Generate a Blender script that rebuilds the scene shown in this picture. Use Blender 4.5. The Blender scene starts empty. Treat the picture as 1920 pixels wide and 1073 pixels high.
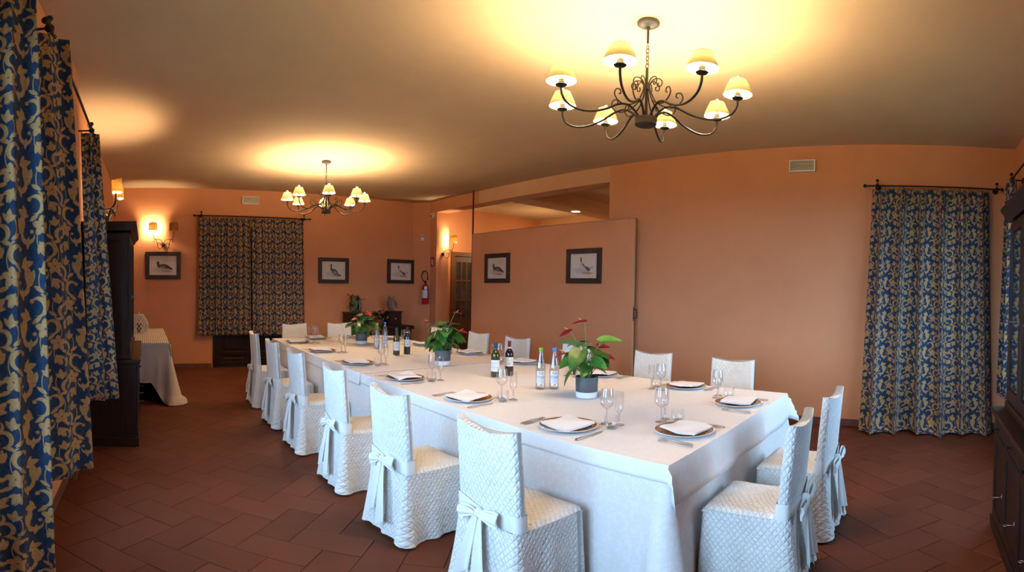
import bpy, bmesh, math, random
import numpy as np
from mathutils import Vector, Matrix
PI = math.pi
SC = bpy.context.scene
COL = SC.collection

# ---------------------------------------------------------------- camera: a wide stitched view, equirectangular
EYE = 1.52
cd = bpy.data.cameras.new('camera'); cd.type = 'PANO'; cd.panorama_type = 'EQUIRECTANGULAR'
FPX, CYPX, PITCH, ROLL, YAW = 929.9956, 559.2204, -0.0192509, -0.0172387, -0.7401421
cd.longitude_min = -960 / FPX; cd.longitude_max = 960 / FPX
cd.latitude_max = CYPX / FPX; cd.latitude_min = -(1073 - CYPX) / FPX
cd.clip_start = 0.02; cd.clip_end = 60
cam = bpy.data.objects.new('camera', cd); COL.objects.link(cam); SC.camera = cam
def _rot(d):
    cr, sr = math.cos(ROLL), math.sin(ROLL); d = (cr*d[0]+sr*d[2], d[1], -sr*d[0]+cr*d[2])
    cp, sp = math.cos(PITCH), math.sin(PITCH); d = (d[0], cp*d[1]-sp*d[2], sp*d[1]+cp*d[2])
    c, s = math.cos(YAW), math.sin(YAW)
    return Vector((c*d[0]-s*d[1], s*d[0]+c*d[1], d[2]))
_r, _f, _u = _rot((1,0,0)), _rot((0,1,0)), _rot((0,0,1))
cam.matrix_world = Matrix(((_r.x,_u.x,-_f.x,0),(_r.y,_u.y,-_f.y,0),(_r.z,_u.z,-_f.z,EYE),(0,0,0,1)))

# ---------------------------------------------------------------- daylight, exposure
world = bpy.data.worlds.new('daylight'); SC.world = world; world.use_nodes = True
bg = world.node_tree.nodes['Background']
bg.inputs[0].default_value = (0.40, 0.67, 1.0, 1); bg.inputs[1].default_value = 21.5
LAMP_COL = (1.0, 0.70, 0.39)
CH_POWER = 60.0        # emission of a chandelier bulb
SC_POWER = 100.0       # emission of a wall lamp bulb
SC.view_settings.view_transform = 'Standard'; SC.view_settings.look = 'None'
SC.view_settings.exposure = 0.17; SC.view_settings.gamma = 1.0; SC.view_settings.use_curve_mapping = False
def portal(name, loc, rot, sx, sy):
    l = bpy.data.lights.new(name, 'AREA'); l.shape = 'RECTANGLE'; l.size = sx; l.size_y = sy; l.cycles.is_portal = True
    o = bpy.data.objects.new(name, l); COL.objects.link(o); o.location = loc; o.rotation_euler = rot
    return o

try:
    SC.cycles.max_bounces = 7; SC.cycles.diffuse_bounces = 4; SC.cycles.glossy_bounces = 3; SC.cycles.transparent_max_bounces = 16; SC.cycles.sample_clamp_indirect = 6.0
    SC.cycles.caustics_reflective = False; SC.cycles.caustics_refractive = False; SC.cycles.adaptive_threshold = 0.05
except Exception as e:
    print('cycles', e)

# room: X across (camera at 0), Y along the table (away from the camera), Z up
XL, XR, YN, YF, HC = -0.58, 5.62, -1.0, 9.0, 3.312
WIN = {'window_1': ('x', 0.15, 1.75, 0.75, 2.65), 'window_2': ('x', 2.5, 4.0, 0.75, 2.65), 'window_3': ('y', 3.35, 4.75, 0.75, 2.65)}
try:
    portal('window_portal', (XL-0.12, 0.95, 1.7), (0, -PI/2, 0), 1.9, 1.6)
    portal('window_portal', (XL-0.12, 3.25, 1.7), (0, -PI/2, 0), 1.9, 1.5)
    portal('window_portal', (4.05, YN-0.12, 1.7), (PI/2, 0, 0), 1.4, 1.9)
except Exception as e:
    print('portal', e)

# ---------------------------------------------------------------- helpers: meshes
class MB:
    def __init__(s): s.v = []; s.f = []; s.uv = {}
    def add(s, v, f):
        o = len(s.v); s.v += [tuple(p) for p in v]; s.f += [tuple(i+o for i in q) for q in f]; return o
    def box(s, x0, x1, y0, y1, z0, z1):
        v = [(x0,y0,z0),(x1,y0,z0),(x1,y1,z0),(x0,y1,z0),(x0,y0,z1),(x1,y0,z1),(x1,y1,z1),(x0,y1,z1)]
        s.add(v, [(0,3,2,1),(4,5,6,7),(0,1,5,4),(1,2,6,5),(2,3,7,6),(3,0,4,7)]); return s
    def prism(s, poly, z0, z1, axis='z'):
        n = len(poly)
        def m(p, z): return {'z': (p[0],p[1],z), 'y': (p[0],z,p[1]), 'x': (z,p[0],p[1])}[axis]
        s.add([m(p,z0) for p in poly]+[m(p,z1) for p in poly], [tuple(range(n-1,-1,-1)), tuple(range(n,2*n))]+[(i,(i+1)%n,(i+1)%n+n,i+n) for i in range(n)]); return s
    def tube(s, pts, r, n=8, caps=True, closed=False):
        pts = [Vector(p) for p in pts]; N = len(pts); R = r if isinstance(r, (list, tuple)) else [r]*N
        up = None; base = len(s.v); fs = []
        for i, p in enumerate(pts):
            a = pts[(i-1) % N] if (closed or i > 0) else p; b = pts[(i+1) % N] if (closed or i < N-1) else p
            t = (b-a); t = t.normalized() if t.length > 1e-9 else Vector((0,0,1))
            if up is None:
                up = Vector((0,0,1)) if abs(t.z) < .9 else Vector((1,0,0))
            x = (up - t*up.dot(t)); x = x.normalized() if x.length > 1e-6 else t.orthogonal().normalized()
            up = x; y = t.cross(x)
            for k in range(n):
                q = p + (x*math.cos(2*PI*k/n) + y*math.sin(2*PI*k/n))*R[i]; s.v.append(tuple(q))
        for i in range(N if closed else N-1):
            j = (i+1) % N
            for k in range(n): fs.append((base+i*n+k, base+i*n+(k+1)%n, base+j*n+(k+1)%n, base+j*n+k))
        if caps and not closed:
            fs.append(tuple(base+k for k in range(n-1,-1,-1))); fs.append(tuple(base+(N-1)*n+k for k in range(n)))
        s.f += fs; return s
    def lathe(s, prof, n=24, c=(0,0,0), a0=0, a1=2*PI, caps=False):
        full = abs(a1-a0-2*PI) < 1e-6; m = n if full else n+1; base = len(s.v)
        for r, z in prof:
            for k in range(m):
                a = a0+(a1-a0)*k/n; s.v.append((c[0]+r*math.cos(a), c[1]+r*math.sin(a), c[2]+z))
        for i in range(len(prof)-1):
            for k in range(n):
                k2 = (k+1) % m if full else k+1
                s.f.append((base+i*m+k, base+i*m+k2, base+(i+1)*m+k2, base+(i+1)*m+k))
        if caps and full:
            s.f.append(tuple(base+k for k in range(n-1,-1,-1))); s.f.append(tuple(base+(len(prof)-1)*m+k for k in range(n)))
        return s
    def ball(s, c, r, n=12, sz=1.0, m=None):
        m = m or max(4, n//2)
        return s.lathe([(max(1e-4, r*math.sin(PI*i/m)), -r*sz*math.cos(PI*i/m)) for i in range(m+1)], n, c)
    def grid(s, fn, nu, nv, uvs=True, wrap=False):
        base = len(s.v)
        for j in range(nv+1):
            for i in range(nu+1):
                p, t = fn(i/nu, j/nv)
                if t is not None: s.uv[len(s.v)] = t
                s.v.append(tuple(p))
        for j in range(nv):
            for i in range(nu):
                a = base+j*(nu+1)+i; s.f.append((a, a+1, a+nu+2, a+nu+1))
        return s
    def xf(s, M, start=0):
        for i in range(start, len(s.v)): s.v[i] = tuple(M @ Vector(s.v[i]))
        return s
    def mesh(s, name, mat, smooth=False, bevel=0, seg=2, thick=0):
        me = bpy.data.meshes.new(name); me.from_pydata(s.v, [], s.f)
        if s.uv:
            ul = me.uv_layers.new(name='UVMap')
            idx = np.empty(len(me.loops), np.int32); me.loops.foreach_get('vertex_index', idx)
            arr = np.zeros((len(s.v), 2), np.float32)
            for k, t in s.uv.items(): arr[k] = t
            ul.data.foreach_set('uv', arr[idx].ravel())
        me.validate(); me.update()
        if bevel:
            bm = bmesh.new(); bm.from_mesh(me)
            bmesh.ops.bevel(bm, geom=list(bm.edges), offset=bevel, segments=seg, profile=.5, affect='EDGES', clamp_overlap=True)
            bm.to_mesh(me); bm.free()
        if smooth:
            me.polygons.foreach_set('use_smooth', [True]*len(me.polygons))
            if smooth != True:
                try: me.set_sharp_from_angle(angle=math.radians(smooth))
                except Exception: pass
        if mat: me.materials.append(mat)
        return me
    def build(s, name, mat, parent=None, smooth=False, bevel=0, seg=2, **kw):
        return link(name, s.mesh(name, mat, smooth, bevel, seg), parent, **kw)
def link(name, me, parent=None, loc=None, rz=None):
    o = bpy.data.objects.new(name, me); COL.objects.link(o)
    if parent: o.parent = parent
    if loc is not None: o.location = loc
    if rz is not None: o.rotation_euler = (0,0,rz)
    return o
def thing(name, label, cat, loc=(0,0,0), rz=0, group=None):
    o = bpy.data.objects.new(name, None); COL.objects.link(o); o.empty_display_size = .05
    o.location = loc; o.rotation_euler = (0,0,rz)
    return tag(o, label, cat, group)
def tag(o, label, cat, group=None):
    o['label'] = label; o['category'] = cat
    if group: o['group'] = group
    return o
def struct(o): o['kind'] = 'structure'; return o
def copy_tree(o, parent=None, loc=None, rz=None, label=None):
    c = o.copy(); COL.objects.link(c)
    if parent: c.parent = parent
    if loc is not None: c.location = loc
    if rz is not None: c.rotation_euler = (0,0,rz)
    if label: c['label'] = label
    for ch in list(o.children):
        copy_tree(ch, c)
    return c
def spline(pts, n=6):
    P = [Vector(p) for p in pts]; out = []
    for i in range(len(P)-1):
        a = P[i-1] if i else P[0]*2-P[1]; b, c = P[i], P[i+1]; d = P[i+2] if i+2 < len(P) else P[-1]*2-P[-2]
        for k in range(n):
            t = k/n; out.append(.5*((2*b)+(c-a)*t+(2*a-5*b+4*c-d)*t*t+(3*b-a-3*c+d)*t*t*t))
    out.append(P[-1]); return out

# ---------------------------------------------------------------- helpers: materials
class NT:
    def __init__(s, mat): s.t = mat.node_tree; s.n = s.t.nodes; s.l = s.t.links
    def node(s, typ, **kw):
        n = s.n.new(typ)
        for k, v in kw.items(): setattr(n, k, v)
        return n
    def put(s, sock, val):
        if isinstance(val, bpy.types.NodeSocket): s.l.new(val, sock)
        elif val is not None: sock.default_value = val
    def m(s, op, a, b=None, c=None):
        n = s.node('ShaderNodeMath', operation=op); s.put(n.inputs[0], a)
        if b is not None: s.put(n.inputs[1], b)
        if c is not None: s.put(n.inputs[2], c)
        return n.outputs[0]
    def vm(s, op, a, b=None, c=None, out=0):
        n = s.node('ShaderNodeVectorMath', operation=op); s.put(n.inputs[0], a)
        if b is not None: s.put(n.inputs[1], b)
        if c is not None: s.put(n.inputs[2], c)
        return n.outputs[out]
    def mix(s, f, a, b):
        n = s.node('ShaderNodeMix', data_type='RGBA'); s.put(n.inputs[0], f); s.put(n.inputs[6], a); s.put(n.inputs[7], b); return n.outputs[2]
    def noise(s, vec, scale, detail=3, rough=.5):
        n = s.node('ShaderNodeTexNoise'); n.inputs['Scale'].default_value = scale; n.inputs['Detail'].default_value = detail; n.inputs['Roughness'].default_value = rough
        if vec is not None: s.put(n.inputs['Vector'], vec)
        return n.outputs[0]
    def ramp(s, f, pts):
        n = s.node('ShaderNodeValToRGB'); r = n.color_ramp
        while len(r.elements) < len(pts): r.elements.new(.5)
        for e, (p, c) in zip(r.elements, pts): e.position = p; e.color = rgba(c)
        s.put(n.inputs[0], f); return n.outputs[0]
    def bump(s, h, strength=.3, dist=.01):
        n = s.node('ShaderNodeBump'); n.inputs['Strength'].default_value = strength; n.inputs['Distance'].default_value = dist; s.put(n.inputs['Height'], h); return n.outputs[0]
    def coord(s, k='Object'): return s.node('ShaderNodeTexCoord').outputs[k]
def rgba(c): return (c[0], c[1], c[2], 1) if len(c) == 3 else tuple(c)
MATS = {}
def new_mat(name):
    m = bpy.data.materials.new(name); m.use_nodes = True; MATS[name] = m; return m, NT(m), m.node_tree.nodes['Principled BSDF']
def simple(name, col, rough=.5, metal=0, var=.12, scale=12, bump=0, bscale=60, bdist=.003, spec=.5, coat=0, **kw):
    """one plain procedural material: colour with noise variation and fine relief"""
    m, t, b = new_mat(name); co = t.coord()
    n = t.noise(co, scale, 4, .6)
    lo = tuple(max(0, c*(1-var)) for c in col); hi = tuple(min(1, c*(1+var)) for c in col)
    t.put(b.inputs['Base Color'], t.ramp(n, [(.3, lo), (.7, hi)]))
    b.inputs['Roughness'].default_value = rough; b.inputs['Metallic'].default_value = metal
    b.inputs['Specular IOR Level'].default_value = spec; b.inputs['Coat Weight'].default_value = coat
    if bump: t.put(b.inputs['Normal'], t.bump(t.noise(co, bscale, 3, .6), bump, bdist))
    return m
def dist_ops(t):
    class O:
        def wrapdist(s, uv, c, q, T):
            return t.vm('SUBTRACT', t.vm('WRAP', uv, (c[0]+T[0]/2, c[1]+T[1]/2, 1), (c[0]-T[0]/2, c[1]-T[1]/2, -1)), (c[0], c[1], 0))
        def dist(s, p, q): return t.vm('DISTANCE', p, (q[0], q[1], 0), out=1)
        def mx(s, a, b): return t.m('MAXIMUM', a, b)
        def mn(s, a, b): return t.m('MINIMUM', a, b)
        def sub(s, a, b): return t.m('SUBTRACT', a, b)
        def ab(s, a): return t.m('ABSOLUTE', a)
    return O()
TX, TY = .27, .38
def floral(o, uv):
    st = [None]
    def U(d): st[0] = d if st[0] is None else o.mn(st[0], d)
    def vesica(p, cx, cy, L, W, a):
        R = (L*L+W*W)/(2*W); off = R-W; nx, ny = -math.sin(a), math.cos(a)
        return o.sub(o.mx(o.dist(p, (cx+nx*off, cy+ny*off)), o.dist(p, (cx-nx*off, cy-ny*off))), R)
    def disc(p, cx, cy, R): return o.sub(o.dist(p, (cx, cy)), R)
    def cres(p, cx, cy, R, a, t):
        return o.mx(o.sub(o.dist(p, (cx, cy)), R), o.sub(R-t*.62, o.dist(p, (cx+math.cos(a)*t, cy+math.sin(a)*t))))
    def arc(p, cx, cy, R, w, qx, qy, qr):
        return o.mx(o.sub(o.ab(o.sub(o.dist(p, (cx, cy)), R)), w), o.sub(o.dist(p, (qx, qy)), qr))
    D = math.radians
    # two mirrored scrolls per repeat, half a repeat apart, each with a blossom, a tulip and three-lobed leaves
    for col, (cx, cy, m) in enumerate(((.0675, .095, 1), (.2025, .285, -1))):
        p = o.wrapdist(uv, (cx, cy), None, (TX, TY))
        X = lambda x: x*m
        A = lambda a: a if m > 0 else PI-a
        def ves(x, y, L, W, a): U(vesica(p, X(x), y, L, W, A(D(a))))
        # main stems: arcs of big circles
        U(arc(p, X(-.055), .0, .085, .0021, X(.03), .0, .075)); U(arc(p, X(.075), .115, .085, .0020, X(-.01), .115, .072)); U(arc(p, X(.06), -.115, .072, .0019, X(-.01), -.12, .06))
        # scrolls
        U(cres(p, X(-.012), .020, .038, A(D(200)), .0135)); U(disc(p, X(-.040), .040, .0085))
        U(cres(p, X(.048), .098, .034, A(D(-20)), .0120)); U(disc(p, X(.072), .082, .0075))
        U(cres(p, X(-.055), -.098, .034, A(D(60)), .0125)); U(disc(p, X(-.033), -.082, .0075))
        U(cres(p, X(.060), -.045, .026, A(D(120)), .0105))
        # blossom
        f = None
        for q in range(5):
            b = D(18)+q*2*PI/5; d = vesica(p, X(.010)+math.cos(b)*.020, -.062+math.sin(b)*.020, .021, .0135, b); f = d if f is None else o.mn(f, d)
        U(o.mx(f, o.sub(.0048, o.dist(p, (X(.010), -.062)))))
        # tulip
        for a, dx in ((70, .010), (110, -.010), (90, 0)): ves(-.048+dx, .128, .030, .0125, a)
        U(disc(p, X(-.048), .110, .0155))
        # three-lobed leaves
        for lx, ly, la, s in ((.072, .030, 40, 1.0), (-.075, -.015, 160, .95), (.018, .160, 100, .85), (.012, -.145, -60, .9)):
            ves(lx, ly, .034*s, .014*s, la)
            for sg in (-1, 1):
                a = D(la); ves(lx-math.cos(a)*.008-sg*.012*math.sin(a), ly-math.sin(a)*.008+sg*.012*math.cos(a), .026*s, .010*s, la+sg*45)
        for lx, ly, la in ((-.022, -.030, 215), (.030, .062, 15), (-.010, .085, 150), (.045, -.105, -20), (-.085, .065, 100), (.085, -.165, 70)): ves(lx, ly, .024, .0085, la)
    return st[0]
def curtain_mat():
    m, t, b = new_mat('floral_curtain_fabric'); uv = t.coord('UV')
    d = floral(dist_ops(t), uv)
    mr = t.node('ShaderNodeMapRange'); t.put(mr.inputs[0], d); mr.inputs[1].default_value = -.0012; mr.inputs[2].default_value = .0012; mr.inputs[3].default_value = 1; mr.inputs[4].default_value = 0
    mask = mr.outputs[0]
    sx = t.node('ShaderNodeSeparateXYZ'); t.put(sx.inputs[0], uv); x, y = sx.outputs[0], sx.outputs[1]
    a = t.m('SINE', t.m('MULTIPLY', t.m('ADD', t.m('MULTIPLY', x, 1.3), y), 110)); c = t.m('SINE', t.m('MULTIPLY', t.m('SUBTRACT', t.m('MULTIPLY', x, 1.3), y), 110))
    wv = t.m('GREATER_THAN', t.m('MAXIMUM', a, c), .72)
    navy = t.mix(wv, (.008,.032,.088,1), (.024,.038,.060,1))
    nz = t.noise(uv, 90, 2)
    gold = t.ramp(nz, [(.3, (.32,.190,.074)), (.7, (.45,.275,.112))])
    t.put(b.inputs['Base Color'], t.mix(mask, navy, gold)); b.inputs['Roughness'].default_value = .85; b.inputs['Specular IOR Level'].default_value = .2
    b.inputs['Sheen Weight'].default_value = .1
    fine = t.noise(uv, 700, 2)
    t.put(b.inputs['Normal'], t.bump(fine, .15, .001))
    return m
def quilt_mat():
    m, t, b = new_mat('quilted_white_cotton'); uv = t.coord('UV'); sx = t.node('ShaderNodeSeparateXYZ'); t.put(sx.inputs[0], uv)
    wob = t.m('MULTIPLY', t.noise(uv, 7, 2), .03)
    x = t.m('ADD', sx.outputs[0], wob); y = t.m('ADD', t.m('MULTIPLY', sx.outputs[1], .68), wob); k = PI/.029
    a = t.m('ABSOLUTE', t.m('SINE', t.m('MULTIPLY', t.m('ADD', x, y), k))); c = t.m('ABSOLUTE', t.m('SINE', t.m('MULTIPLY', t.m('SUBTRACT', x, y), k)))
    h = t.m('POWER', t.m('MINIMUM', a, c), .5)
    wr = t.noise(uv, 22, 4, .6)
    t.put(b.inputs['Base Color'], t.ramp(t.noise(uv, 6, 3), [(.3, (.74,.72,.68)), (.7, (.80,.785,.75))])); b.inputs['Roughness'].default_value = .9; b.inputs['Specular IOR Level'].default_value = .15
    t.put(b.inputs['Normal'], t.bump(t.m('ADD', h, t.m('MULTIPLY', wr, 2.4)), .85, .006))
    return m
def cloth_mat(name, col, damask=.05, wr=.25):
    m, t, b = new_mat(name); co = t.coord(); n = t.noise(co, 26, 5, .65)
    lo = tuple(c*(1-damask) for c in col)
    pat = t.m('GREATER_THAN', t.noise(co, 34, 2, .7), .53)
    t.put(b.inputs['Base Color'], t.mix(pat, rgba(lo), rgba(col))); b.inputs['Roughness'].default_value = .8; b.inputs['Specular IOR Level'].default_value = .2
    t.put(b.inputs['Normal'], t.bump(t.m('ADD', t.noise(co, 7, 4, .6), t.m('MULTIPLY', n, .15)), wr, .02))
    return m
def glass_mat(name, tint=(1,1,1), face=.06, edge=.75, blend=.35):
    m, t, b = new_mat(name); t.n.remove(b); out = t.n['Material Output']
    lw = t.node('ShaderNodeLayerWeight'); lw.inputs[0].default_value = blend
    mr = t.node('ShaderNodeMapRange'); t.put(mr.inputs[0], lw.outputs['Facing']); mr.inputs[3].default_value = face; mr.inputs[4].default_value = edge
    tr = t.node('ShaderNodeBsdfTransparent'); tr.inputs[0].default_value = rgba(tint)
    gl = t.node('ShaderNodeBsdfGlossy'); gl.inputs['Roughness'].default_value = .03; t.put(gl.inputs['Color'], t.ramp(t.noise(t.coord(), 5, 2), [(.3,(.86,.88,.90)),(.7,(.95,.96,.97))]))
    mx = t.node('ShaderNodeMixShader'); t.put(mx.inputs[0], mr.outputs[0]); t.l.new(tr.outputs[0], mx.inputs[1]); t.l.new(gl.outputs[0], mx.inputs[2]); t.l.new(mx.outputs[0], out.inputs[0])
    return m
def emit_mat(name, col, power):
    m, t, b = new_mat(name); t.n.remove(b); e = t.node('ShaderNodeEmission'); e.inputs[0].default_value = rgba(col); e.inputs[1].default_value = power
    t.l.new(e.outputs[0], t.n['Material Output'].inputs[0]); return m
def shade_mat(name, col, trans, inside=(.86,.82,.72)):
    """lined fabric: pale lining inside, coloured cloth outside that lets a little light through"""
    m, t, b = new_mat(name); t.n.remove(b); g = t.node('ShaderNodeNewGeometry').outputs['Backfacing']
    c = t.ramp(t.noise(t.coord(), 60, 2), [(.3, tuple(x*.94 for x in col)), (.7, col)])
    d = t.node('ShaderNodeBsdfDiffuse'); t.put(d.inputs[0], t.mix(g, c, rgba(inside))); tr = t.node('ShaderNodeBsdfTranslucent'); t.put(tr.inputs[0], c)
    mx = t.node('ShaderNodeMixShader'); mx.inputs[0].default_value = trans; t.l.new(d.outputs[0], mx.inputs[1]); t.l.new(tr.outputs[0], mx.inputs[2]); t.l.new(mx.outputs[0], t.n['Material Output'].inputs[0])
    return m
def attr_mat(name, rough=.6):
    m, t, b = new_mat(name); a = t.node('ShaderNodeAttribute', attribute_name='Col'); n = t.noise(t.coord(), 60, 3)
    t.put(b.inputs['Base Color'], t.mix(t.m('MULTIPLY', n, .06), a.outputs['Color'], (.45,.38,.3,1))); b.inputs['Roughness'].default_value = rough; return m

def wall_paint(name, col, bump=.12):
    m, t, b = new_mat(name); co = t.coord(); n = t.noise(co, 1.7, 6, .65); n2 = t.noise(co, 60, 4, .7)
    f = t.m('ADD', t.m('MULTIPLY', n, .8), t.m('MULTIPLY', n2, .2))
    t.put(b.inputs['Base Color'], t.ramp(f, [(.3, tuple(c*.93 for c in col)), (.7, tuple(min(1, c*1.05) for c in col))])); b.inputs['Roughness'].default_value = .9; b.inputs['Specular IOR Level'].default_value = .2
    t.put(b.inputs['Normal'], t.bump(t.noise(co, 90, 4, .7), bump, .004)); return m
M_WALL = wall_paint('salmon_wall_paint', (.62,.275,.134))
M_CEIL = wall_paint('cream_ceiling_paint', (.57,.425,.28))
M_TRIMP = wall_paint('pale_plaster', (.58,.34,.20))
def tile_mat():
    m, t, b = new_mat('terracotta_tile'); co = t.coord(); oi = t.node('ShaderNodeObjectInfo')
    n = t.noise(co, 5, 6, .7); f = t.m('ADD', t.m('MULTIPLY', n, .75), t.m('MULTIPLY', oi.outputs['Random'], .25))
    t.put(b.inputs['Base Color'], t.ramp(f, [(.25, (.074,.0195,.0085)), (.75, (.120,.034,.0155))]))
    mr = t.node('ShaderNodeMapRange'); t.put(mr.inputs[0], n); mr.inputs[3].default_value = .50; mr.inputs[4].default_value = .72; t.put(b.inputs['Roughness'], mr.outputs[0])
    b.inputs['Specular IOR Level'].default_value = .22
    t.put(b.inputs['Normal'], t.bump(t.noise(co, 25, 4, .6), .12, .004)); return m
M_TILE = tile_mat()
M_GROUT = simple('dark_grout', (.030,.014,.011), .9, bump=.2)
M_SKIRT = simple('skirting_tile', (.12,.045,.032), .5, var=.2)
def wood_mat(name, c0, c1, rough=.35, spec=.5):
    m, t, b = new_mat(name); co = t.coord(); v = t.vm('MULTIPLY', co, (14, 14, 1.6)); n = t.noise(v, 3, 5, .6)
    t.put(b.inputs['Base Color'], t.ramp(n, [(.3, c0), (.7, c1)])); b.inputs['Roughness'].default_value = rough; b.inputs['Specular IOR Level'].default_value = spec
    t.put(b.inputs['Normal'], t.bump(n, .1, .002)); return m
M_WOOD = wood_mat('dark_stained_wood', (.011,.005,.004), (.026,.011,.008), .42, .25)
M_DOORW = wood_mat('brown_door_wood', (.075,.028,.012), (.14,.055,.022), .4)
M_FRAMEW = wood_mat('picture_frame_wood', (.022,.013,.011), (.042,.025,.020), .5, .3)
M_IRON = simple('black_iron', (.012,.010,.009), .5, .4, spec=.4)
M_BRONZE = simple('aged_bronze', (.014,.0095,.006), .5, .15, var=.25)
M_CURT = curtain_mat(); M_QUILT = quilt_mat()
M_SASH = simple('plain_white_sash', (.77,.755,.72), .85, var=.03, bump=.15, bscale=300, bdist=.001, spec=.15)
M_CLOTH = cloth_mat('white_damask_cloth', (.80,.765,.74), .05)
M_TOPPER = cloth_mat('white_table_topper', (.82,.785,.765), .025, .22)
M_BEIGE = cloth_mat('beige_cloth', (.60,.50,.42), .03, .4)
M_NAPKIN = simple('white_napkin_linen', (.85,.83,.82), .85, var=.02, bump=.2, bscale=200, bdist=.001, spec=.15)
M_GLASS = glass_mat('clear_glass', (.985,.985,.985), .04, .78)
M_STEM = glass_mat('glass_stem', (.90,.89,.88), .16, .85)
M_WATERG = glass_mat('water_bottle_glass', (.94,.95,.95), .08, .8)
M_STEEL = simple('cutlery_steel', (.74,.68,.60), .34, .9, var=.05)
M_PORC = simple('white_porcelain', (.80,.80,.80), .18, var=.02, spec=.6)
M_WHITEPL = simple('white_plastic', (.78,.77,.74), .4, var=.03)

# ================================================================ the setting
def wall_x(name, x0, x1, y0, y1, z0, z1, holes=(), mat=None):
    """a wall that runs along Y, with rectangular openings (a0, a1, z0, z1)"""
    b = MB(); ys = sorted({y0, y1} | {h[0] for h in holes} | {h[1] for h in holes})
    for a, c in zip(ys, ys[1:]):
        hz = [h for h in holes if h[0] <= a and h[1] >= c]
        if not hz: b.box(x0, x1, a, c, z0, z1)
        else:
            if hz[0][2] > z0: b.box(x0, x1, a, c, z0, hz[0][2])
            if hz[0][3] < z1: b.box(x0, x1, a, c, hz[0][3], z1)
    return struct(b.build(name, mat or M_WALL))
def wall_y(name, x0, x1, y0, y1, z0, z1, holes=(), mat=None):
    b = MB(); xs = sorted({x0, x1} | {h[0] for h in holes} | {h[1] for h in holes})
    for a, c in zip(xs, xs[1:]):
        hz = [h for h in holes if h[0] <= a and h[1] >= c]
        if not hz: b.box(a, c, y0, y1, z0, z1)
        else:
            if hz[0][2] > z0: b.box(a, c, y0, y1, z0, hz[0][2])
            if hz[0][3] < z1: b.box(a, c, y0, y1, hz[0][3], z1)
    return struct(b.build(name, mat or M_WALL))
XA, YA0 = 9.1, 3.0          # the room beyond the partition
w1, w2, w3 = WIN['window_1'], WIN['window_2'], WIN['window_3']
wall_x('wall_left', XL-.25, XL, YN-.25, YF+.25, 0, HC, [w1[1:], w2[1:]])
wall_y('wall_near', XL, XR+.30, YN-.25, YN, 0, HC, [w3[1:]])
DF = (1.24, 2.72, 0, 2.6); DA = (6.36, 7.30, 0, 2.32)
wall_y('wall_far', XL, XA+.2, YF, YF+.18, 0, HC, [DF, DA])
struct(MB().box(XL, XA+.2, YF+.18, YF+.25, 0, HC).build('wall_far_outer', M_WALL))  # added backing behind the door openings, keeps outside light from leaking in
struct(MB().prism([(5.38, YF), (XR+.02, 8.66), (XR+.02, YF)], 0, HC).build('wall_corner', M_WALL))
rw = MB(); rw.box(XR, XR+.30, YN, 4.17, 0, HC); rw.box(XR, XR+.30, 8.46, YF, 0, HC); rw.box(XR, XR+.30, 7.10, 8.46, 3.075, HC)
struct(rw.build('wall_right', M_WALL))
struct(MB().box(XR, XR+.30, 4.17, 7.10, 3.075, HC).build('trim_2', M_TRIMP))
wall_x('wall_annex_side', XA, XA+.2, YA0, YF, 0, HC, mat=M_TRIMP)
wall_y('wall_annex_near', XR+.30, XA+.2, YA0-.2, YA0, 0, HC)
struct(MB().box(XL-.25, XA+.2, YN-.25, YF+.25, HC, HC+.2).build('ceiling', M_CEIL))
cb = struct(MB().box(XR+.30, XA, 6.10, 6.52, 3.07, HC).build('ceiling_beam', M_TRIMP))
pil = struct(MB().box(XL, XL+.055, 3.62, 3.92, 0, HC).build('trim_1', M_WALL))

# floor: dark bed, herringbone tiles of 21 x 42 cm laid at 45 degrees
floor = struct(MB().box(XL-.25, XA+.2, YN-.25, YF+.25, -.12, -.006).build('floor', M_GROUT))
W = .2132; S2 = math.sqrt(.5); E1 = (S2, S2); E2 = (S2, -S2); OX, OY = 3.032, 0.0
def tile_mesh(poly, g=.0022, c=.0016):
    cx = sum(p[0] for p in poly)/len(poly); cy = sum(p[1] for p in poly)/len(poly)
    def inset(p, d):
        v = Vector((p[0]-cx, p[1]-cy)); l = v.length; return (cx+v.x*(1-d*1.4/l), cy+v.y*(1-d*1.4/l))
    n = len(poly); a = [inset(p, g) for p in poly]; t = [inset(p, g+c) for p in poly]; b = MB()
    v = [(p[0],p[1],-.010) for p in a]+[(p[0],p[1],-.0016) for p in a]+[(p[0],p[1],0) for p in t]
    f = [tuple(range(2*n, 3*n))]
    for i in range(n):
        j = (i+1) % n; f += [(i,j,j+n,i+n), (i+n,j+n,j+2*n,i+2*n)]
    b.add(v, f); return b
def clip(poly, ax, val, keep_less):
    out = []
    for i, p in enumerate(poly):
        q = poly[(i+1) % len(poly)]; pi = (p[ax] <= val) == keep_less or p[ax] == val; qi = (q[ax] <= val) == keep_less or q[ax] == val
        if pi: out.append(p)
        if pi != qi:
            t = (val-p[ax])/(q[ax]-p[ax]); out.append((p[0]+(q[0]-p[0])*t, p[1]+(q[1]-p[1])*t))
    return out
full = [(0,0),(2*W,0),(2*W,W),(0,W)]
TM = tile_mesh(full).mesh('tile', M_TILE)
rt = random.Random(3); cand = []
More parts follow.
